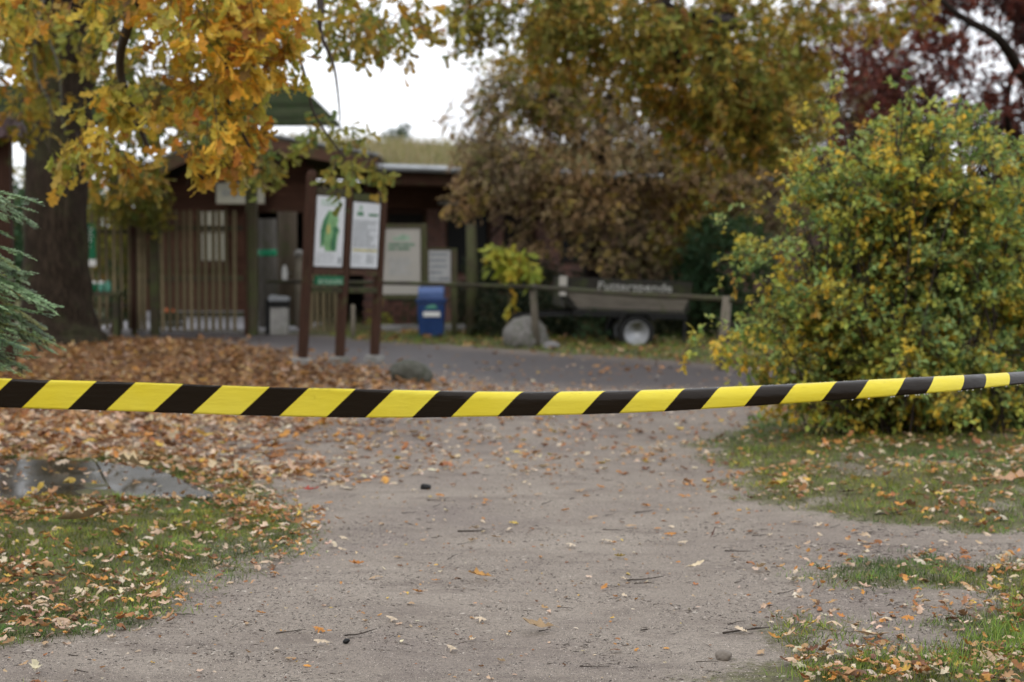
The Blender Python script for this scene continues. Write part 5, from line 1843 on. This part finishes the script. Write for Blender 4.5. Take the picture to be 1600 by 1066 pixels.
def grains(n, xr_, yr_, s0, s1):
    x = rng.uniform(xr_[0], xr_[1], n)
    y = 1 / rng.uniform(1 / yr_[1], 1 / yr_[0], n)
    x = x * y / yr_[1] * 1.15
    g_, l_, r_ = masks(x, y)
    keep = (r_ < .5) & (g_ < .75 + rng.uniform(-.3, .2, n))
    x, y = x[keep], y[keep]
    n = len(x)
    tv = np.array([(0, 0, .8), (1, 0, 0), (-.5, .86, 0), (-.5, -.86, 0)], float)
    tf = np.array([(0, 1, 2), (0, 2, 3), (0, 3, 1)])
    an = rng.uniform(0, 6.28, n)
    s = rng.uniform(s0, s1, n)
    M = frames(np.stack([np.cos(an), np.sin(an), np.zeros(n)], 1), np.tile([0, 0, 1.0], (n, 1))) * s[:, None, None]
    v_ = rng.choice([.10, .16, .24, .34, .50], n, p=[.2, .2, .2, .25, .15])[:, None] * rng.uniform(.8, 1.2, (n, 1))
    return scatter(tv, tf, M, np.stack([x, y, hz(x, y) - .0004], 1), v_ * np.array([[1.0, .87, .75]]))


me = np_mesh('path_grit', *join([grains(170000, (-3.6, 4.0), (5.7, 12.0), .0014, .0034), crumbs(70000, (-3, 3.8), (5.6, 9.5), .0014, .006), crumbs(1300, (1.0, 2.9), (8.1, 9.3), .003, .010), crumbs(22000, (-3.5, 4), (9.5, 15), .002, .007)]), plain_col := leaf_material('grit', 0.0, .8, .3))
o = link('path_grit', me)
tag(o, 'dark crumbs and fine grit scattered over the dirt path', 'grit', kind='stuff')

# ------------------------------------------------------------------ single leaves on the path
KINDS = [('orange', (.50, .22, .055), 'orange fallen oak leaf lying on the bare dirt path'),
         ('cream', (.62, .50, .36), 'cream coloured curled leaf lying on the bare dirt path'),
         ('tan', (.45, .30, .17), 'tan dry leaf lying on the bare dirt path'),
         ('brown', (.20, .10, .05), 'dark brown leaf lying on the bare dirt path'),
         ('yellow', (.58, .42, .10), 'yellow leaf lying on the bare dirt path')]


def leaf_me(col, s):
    tv, tf = oak_leaf(9, random.uniform(.3, .9), 1, random.uniform(.22, .30), s, random.uniform(.1, .5))
    c = np.tile(np.array(col), (len(tv), 1)) * rng.uniform(.8, 1.2, (len(tv), 1))
    return np_mesh('fallen_leaf', tv, tf, c, DRYLEAF)


ROWS = ['at the bottom edge', 'near the bottom', 'in the foreground', 'in the lower middle', 'in the middle', 'level with the pebble', 'below the tape', 'close under the tape']
COLS = ['beside the left grass', 'left on the path', 'left of path centre', 'just left of centre', 'just right of centre', 'right of path centre', 'right on the path', 'beside the right grass']


def where_label(what, x, y):
    py = 383 + 4050 / y
    px = 800 + F * x / y
    row = int(np.searchsorted([665, 715, 770, 830, 890, 950, 1010], py))
    row = 7 - row
    colx = int(np.searchsorted([350, 520, 660, 800, 940, 1080, 1250], px))
    return what + ' ' + COLS[colx] + ', ' + ROWS[row]


LM = {k_[0]: [leaf_me(k_[1], 50 + i * 7 + j) for j in range(5)] for i, k_ in enumerate(KINDS)}
cnt = 0
used = []
special = [(470, 771, 'red', (.36, .07, .05), 'reddish leaf at the left of the path below the tape', .11), (557, 767, 'c', (.66, .56, .42), 'large cream leaf left of the black pebble', .11),
           (570, 884, 'o', (.46, .19, .05), 'curled orange leaf nearest the left grass tongue', .075), (768, 906, 'o', (.52, .28, .09), 'broad orange leaf in the centre foreground of the path', .11),
           (1074, 890, 'c', (.68, .56, .38), 'bright cream leaf right of centre on the path', .085), (865, 987, 't', (.36, .25, .14), 'long flat tan leaf at the front of the path', .13),
           (1110, 843, 'b', (.11, .05, .035), 'small dark brown leaf standing upright on the path', .06), (1390, 1000, 't', (.50, .34, .20), 'large tan leaf lying in the front right grass', .14),
           (90, 832, 'b', (.40, .29, .18), 'large curled brown leaf in the left grass before the wet slabs', .26), (245, 748, 'c', (.62, .48, .28), 'large cream leaf at the edge of the wet slabs', .24), (1553, 772, 't', (.46, .28, .17), 'large pinkish tan leaf under the right shrub', .24), (1308, 780, 'b', (.08, .045, .03), 'black-brown leaf in the grass of the right verge', .10)]
for px, py, nm, col, lab, s in special:
    x, y = G(px, py)
    o = link('fallen_leaf', leaf_me(col, 200 + px))
    zb_ = .04 if sdpoly(np.array([x]), np.array([y]), P_SLAB)[0] > 0 else 0
    o.location = (x, y, float(hz(x, y)) + .012 + zb_ + s * .05)
    o.scale = (s, s, s)
    o.rotation_euler = (R(60) if 'upright' in lab else random.uniform(-.2, .2), random.uniform(-.3, .3), random.choice([1.2, -1.4, 1.7, -1.8]))
    tag(o, lab, 'leaf')
    used.append((x, y))
tries = 0
while cnt < 262 and tries < 9000:
    tries += 1
    y = random.uniform(6.0, 14.5)
    x = random.uniform(-2.9, 3.6) * y / 10
    g_, l_, r_ = [float(q[0]) for q in masks(np.array([x]), np.array([y]))]
    if g_ > .35 or l_ > .6 or r_ > .3: continue
    if random.random() > min(1, .22 + ((y - 6) / 8) ** 1.3 * 1.0): continue
    if random.random() > .5 + .5 * float(fbm(x * 1.4, y * 1.4, 77.0) > .5): continue
    if any((x - a) ** 2 + (y - b_) ** 2 < .004 for a, b_ in used): continue
    used.append((x, y))
    kx = random.choices(range(5), (3.6, 3.4, 3.4, 1.4, .4))[0]
    o = link('fallen_leaf', random.choice(LM[KINDS[kx][0]]))
    s = random.uniform(.038, .07)
    flip = random.random() < .5
    o.location = (x, y, float(hz(x, y)) + .006 + s * .08 + (s * .12 if flip else 0))
    o.scale = (s, s, s)
    o.rotation_euler = (random.uniform(-.15, .15) + (math.pi if flip else 0), random.uniform(-.3, .3), random.uniform(0, 6.28))
    tag(o, where_label(('small ' if s < .053 else '') + KINDS[kx][0] + ' leaf', x, y), 'leaf', 'leaves strewn on the bare path')
    cnt += 1


# ------------------------------------------------------------------ twigs on the path
def twig_me(s):
    r = random.Random(s)
    m = MB()
    n = 7
    p = Vector((0, 0, 0))
    pts = [p.copy()]
    a = 0
    for i in range(n):
        a += r.uniform(-.28, .28)
        p = p + Vector((math.cos(a), math.sin(a), r.uniform(-.02, .05))) / n
        pts.append(p.copy())
    m.tube(pts, [.026 - .0022 * i for i in range(n + 1)], 5, True, .15)
    if s % 2:
        m.tube([pts[4], pts[4] + Vector((.1, .1 * r.choice([-1, 1]), .03)), pts[4] + Vector((.24, .14 * r.choice([-1, 1]), .03))], [.012, .009, .006], 4)
    return m.mesh('twig', M_TWIG, True)


TW = [twig_me(i) for i in range(6)]
TWP = twig_me(9)
TWP.materials.clear()
TWP.materials.append(M_PALEWOOD)
tws = [(1025, 986, .12, .45, 'dark twig with a raised end at the front centre right of the path'), (930, 1043, .11, .05, 'short dark twig at the bottom edge right of centre'), (1010, 910, .17, 0, 'long thin straight twig crossing the path centre'),
       (1170, 990, .2, .35, 'curved dark twig near the front right grass'), (1155, 861, .14, .15, 'dark twig beside an orange leaf right of centre'), (1218, 898, .11, .8, 'pale stripped twig at the right of the path'),
       (1010, 802, .13, .15, 'thick dark twig in the upper right of the bare path'), (958, 830, .11, .02, 'short blackish twig above the long thin one'), (565, 995, .13, -.1, 'forked twig left of centre near the bottom'),
       (455, 990, .12, .3, 'slightly bent twig in the lower left of the path'), (425, 985, .1, -.25, 'small twig beside the bent one in the lower left'), (745, 832, .2, .02, 'very long thin grey twig left of centre'),
       (680, 826, .09, .3, 'small dark twig near the left end of the long grey twig'), (690, 783, .17, 0, 'thin twig just below the black pebble'), (1400, 808, .24, -.05, 'long twig along the edge of the right grass'),
       (290, 960, .12, -.1, 'twig under an orange leaf at the left edge of the path'), (1290, 945, .08, .5, 'small reddish twig before the right grass'), (640, 805, .09, -.1, 'short thin twig left of centre below the tape'), (1120, 1012, .05, 1.1, 'tiny bark piece beside the tan pebble'),
       (1105, 1035, .08, 0, 'short straight twig touching the tan pebble'), (1190, 838, .1, 0, 'short twig in the upper right of the path'), (385, 868, .1, .1, 'thin twig by the grass tongue on the left')]
for i, (px, py, L, a, lab) in enumerate(tws):
    x, y = G(px, py)
    o = link('twig', TWP if 'pale' in lab else TW[i % 6])
    o.scale = (L, L, L * .8)
    o.location = (x - L / 2, y, float(hz(x, y)) + .004)
    o.rotation_euler = (random.uniform(-1, 1), 0, a * 1.6)
    tag(o, lab, 'twig')
# nameless little twigs that nothing tells apart
c_ = 0
while c_ < 60:
    y = random.uniform(6.0, 12)
    x = random.uniform(-2.7, 3.4) * y / 10
    g_, l_, r_ = [float(q[0]) for q in masks(np.array([x]), np.array([y]))]
    if g_ > .4: continue
    o = link('twig', TW[c_ % 6])
    L = random.uniform(.035, .085)
    o.scale = (L, L, L)
    o.location = (x, y, float(hz(x, y)) + .003)
    o.rotation_euler = (random.uniform(-2, 2), 0, random.gauss(0, .7))
    tag(o, where_label('tiny dark twig', x, y), 'twig', 'tiny twig fragments on the path')
    c_ += 1

# tell apart those that still share a label, by their order from the left
seen_ = {}
for o in COL.objects:
    if o.parent is None and o.get('group') in ('leaves strewn on the bare path', 'tiny twig fragments on the path'):
        seen_.setdefault(o['label'], []).append(o)
NUMW = ['', '', 'two', 'three', 'four', 'five', 'six', 'seven', 'eight', 'nine', 'ten']
ORDW = ['leftmost', 'second', 'third', 'fourth', 'fifth', 'sixth', 'seventh', 'eighth', 'ninth', 'tenth']
for lab_, L_ in seen_.items():
    if 1 < len(L_) <= 10:
        L_.sort(key=lambda q: q.location.x / q.location.y)
        for i, o in enumerate(L_):
            o['label'] = lab_ + ', ' + ('leftmost' if i == 0 else 'rightmost' if i == len(L_) - 1 else ORDW[i] + ' from left') + ' of ' + NUMW[len(L_)]

# ------------------------------------------------------------------ barrier tape
ctrl = [(-560, 590, 5.5), (-260, 604, 5.3), (-60, 611, 5.2), (0, 614, 5.2), (200, 620, 5.18), (400, 627, 5.2), (600, 631, 5.23), (800, 631.5, 5.27), (1000, 627.5, 5.33), (1200, 617.5, 5.42), (1400, 605, 5.55), (1500, 598, 5.67), (1600, 589.5, 5.92), (1700, 581, 6.25), (1850, 567, 6.75), (2150, 540, 7.6)]
hts = {-560: 44, -260: 46, -60: 46, 0: 45, 200: 45, 400: 46, 600: 43, 800: 36, 1000: 33, 1200: 29, 1400: 25, 1500: 20, 1600: 14, 1700: 14, 1850: 18, 2150: 26}
TW_W = .088
pxs = [c[0] for c in ctrl]
NU = 640
NVv = 14
us = np.linspace(pxs[0], pxs[-1], NU)


def smooth_interp(x, xp, fp):
    """Catmull-Rom on uneven knots"""
    xp = np.array(xp, float)
    fp = np.array(fp, float)
    mgr = np.gradient(fp, xp)
    i = np.clip(np.searchsorted(xp, x) - 1, 0, len(xp) - 2)
    h_ = xp[i + 1] - xp[i]
    t = (x - xp[i]) / h_
    return (2 * t ** 3 - 3 * t ** 2 + 1) * fp[i] + (t ** 3 - 2 * t ** 2 + t) * h_ * mgr[i] + (-2 * t ** 3 + 3 * t ** 2) * fp[i + 1] + (t ** 3 - t ** 2) * h_ * mgr[i + 1]


cyy = smooth_interp(us, pxs, [c[1] for c in ctrl])
cY = smooth_interp(us, pxs, [c[2] for c in ctrl])
chh = smooth_interp(us, pxs, [hts[p] for p in pxs])
cen = np.array([at(u, v_, y_) for u, v_, y_ in zip(us, cyy, cY)])
arc = np.concatenate([[0], np.cumsum(np.linalg.norm(np.diff(cen, axis=0), axis=1))])
i0 = np.searchsorted(us, 30)
TV = []
UVs = []
for i in range(NU):
    need = min(.995, chh[i] * cY[i] / F / TW_W)      # visible height / tape width: the rest is rolled back at the top
    am = 1.75
    wave = .05 * math.sin(us[i] * .021) + .03 * math.sin(us[i] * .053 + 1)
    if need > .562:
        s0 = (need - .562) / .438
        angs = [am * max(0, ((j + .5) / NVv - s0) / max(1e-3, 1 - s0)) + wave * (j / NVv - .5) for j in range(NVv)]
        soft = .22
        angs = [a_ * (1 - soft) + soft * am * (1 - s0) * ((j + .5) / NVv) * 1.2 for j, a_ in enumerate(angs)]
    else:
        lo, hi = 0.0, 1.3
        for _ in range(18):
            t0 = (lo + hi) / 2
            v_ = (math.sin(t0 + am) - math.sin(t0)) / am
            if v_ > need: lo = t0
            else: hi = t0
        angs = [t0 + am * (j + .5) / NVv + wave * (j / NVv - .5) for j in range(NVv)]
    pv_ = np.zeros((NVv + 1, 2))
    for j in range(NVv):
        ds = TW_W / NVv
        pv_[j + 1] = pv_[j] + np.array([math.sin(angs[j]), math.cos(angs[j])]) * ds
    mid_ = np.array([pv_[:, 0].mean(), (pv_[:, 1].min() + pv_[:, 1].max()) / 2])
    pv_ -= mid_
    tdir = cen[min(i + 1, NU - 1)] - cen[max(i - 1, 0)]
    tdir /= np.linalg.norm(tdir)
    back = np.cross([0, 0, 1.0], tdir)
    back /= np.linalg.norm(back)
    upv = np.cross(tdir, back)
    for j in range(NVv + 1):
        TV.append(cen[i] + back * pv_[j][0] + upv * pv_[j][1])
        UVs.append((arc[i] - arc[i0], j / NVv * TW_W))
TV = np.array(TV)
idt = np.arange(NU * (NVv + 1)).reshape(NU, NVv + 1)
tq = np.stack([idt[:-1, :-1], idt[1:, :-1], idt[1:, 1:], idt[:-1, 1:]], -1).reshape(-1, 4)
tme = np_mesh('tape', TV, tq, None, None, True)
uvl = tme.uv_layers.new(name='UVMap')
uva = np.array(UVs)[tq.ravel()]
uvl.data.foreach_set('uv', uva.astype(np.float32).ravel())


def tape_mat():
    m, t, b, o = nodes('hazard_tape_film')
    uv = t.nodes.new('ShaderNodeUVMap')
    uv.uv_map = 'UVMap'
    sx = t.nodes.new('ShaderNodeSeparateXYZ')
    t.links.new(uv.outputs[0], sx.inputs[0])
    per = .2595
    vsl = math_(t, 'MULTIPLY', sx.outputs[1], 1.0)
    d_ = math_(t, 'SUBTRACT', sx.outputs[0], vsl)
    fr = math_(t, 'FRACT', math_(t, 'ADD', math_(t, 'DIVIDE', d_, per), 10.0))
    ye = math_(t, 'LESS_THAN', fr, .545)
    P = coord(t, 'Object')
    n = noise(t, P, 3, 4)
    ycol = ramp(t, n, [(.3, (.88, .74, .05)), (.7, (.93, .82, .11))])
    c = mix(t, ye, (.013, .008, .004), ycol)
    t.links.new(c, b.inputs['Base Color'])
    b.inputs['Roughness'].default_value = .3
    b.inputs['Specular IOR Level'].default_value = .2
    cr = noise(t, coord(t, 'Object', (1.5, 3, 9)), 4, 4)
    dr = t.nodes.new('ShaderNodeTexVoronoi')
    dr.inputs['Scale'].default_value = 260
    t.links.new(P, dr.inputs['Vector'])
    drops = math_(t, 'MULTIPLY', ramp(t, dr.outputs['Distance'], [(.15, 1), (.45, 0)]), ramp(t, noise(t, P, 12, 3), [(.5, 0), (.6, .5)]))
    cr2 = noise(t, coord(t, 'Object', (5, 5, 16)), 5, 3)
    h = math_(t, 'ADD', math_(t, 'ADD', math_(t, 'MULTIPLY', cr, 2.6), math_(t, 'MULTIPLY', cr2, .5)), math_(t, 'MULTIPLY', drops, .35))
    bump(t, b, h, .35, .004)
    tr_ = t.nodes.new('ShaderNodeBsdfTranslucent')
    t.links.new(c, tr_.inputs['Color'])
    ms = t.nodes.new('ShaderNodeMixShader')
    t.links.new(math_(t, 'MULTIPLY', ye, .25), ms.inputs[0])
    t.links.new(b.outputs[0], ms.inputs[1])
    t.links.new(tr_.outputs[0], ms.inputs[2])
    t.links.new(ms.outputs[0], o.inputs['Surface'])
    return m


tme.materials.append(tape_mat())
for i_, lab_ in ((0, 'rough wooden stake holding the left end of the barrier tape'), (NU - 1, 'rough wooden stake holding the right end of the barrier tape')):
    o = MB().tube([(0, 0, -.2), (.01, 0, .6), (0, 0, 1.25)], [.04, .038, .034], 9, True, .05).build('stake', M_PALEWOOD, None, True)
    o.location = (cen[i_][0], cen[i_][1] + .05, 0)
    tag(o, lab_, 'post', 'stakes at the tape ends')
tp = empty('barrier_tape', tuple(cen[NU // 2]))
tag(tp, 'black and yellow striped barrier tape stretched wet across the whole path', 'barrier tape')
to = link('tape', tme, tp)
to.location = -Vector(cen[NU // 2])
sd_ = to.modifiers.new('thickness', 'SOLIDIFY')
sd_.thickness = .0006
# rain drops hanging along its edges
m_g, t_g, b_g, o_g = nodes('water_drop')
b_g.inputs['Base Color'].default_value = (1, 1, 1, 1)
b_g.inputs['Roughness'].default_value = .02
b_g.inputs['IOR'].default_value = 1.33
b_g.inputs['Transmission Weight'].default_value = 1.0
import bmesh
bm = bmesh.new()
bmesh.ops.create_icosphere(bm, subdivisions=1, radius=1)
sv = np.array([v.co[:] for v in bm.verts])
sf = np.array([[v.index for v in f.verts] for f in bm.faces])
bm.free()
T_ = []
S_ = []
for _ in range(1000):
    u = random.uniform(0, NU - 1)
    i = int(u)
    pxu = us[i]
    rnd_ = random.random()
    if rnd_ < .35:
        if pxu < 380: continue
        j_ = random.choice([8, 9, 10, 11, 12, 13])
        T_.append(TV[idt[i, j_]] + np.array([0, -.0004, .0002]))
        S_.append(random.uniform(.0006, .0016))
    elif rnd_ < .75:
        if pxu < 450: continue
        T_.append(TV[idt[i, NVv]] + np.array([0, -.0005, .0006]))
        S_.append(random.uniform(.0008, .0022))
    else:
        if pxu < 1380 and random.random() < .93: continue
        T_.append(TV[idt[i, 0]] + np.array([0, -.001, -.0015]))
        S_.append(random.uniform(.0016, .0032))
T_ = np.array(T_) - np.array(cen[NU // 2])
S_ = np.array(S_)
Md = np.tile(np.eye(3), (len(S_), 1, 1)) * S_[:, None, None]
v, f, c = scatter(sv, sf, Md, T_, np.ones((len(S_), 3)))
o = link('water_drops', np_mesh('water_drops', v, f, None, m_g, True), tp)
o['kind'] = 'stuff'
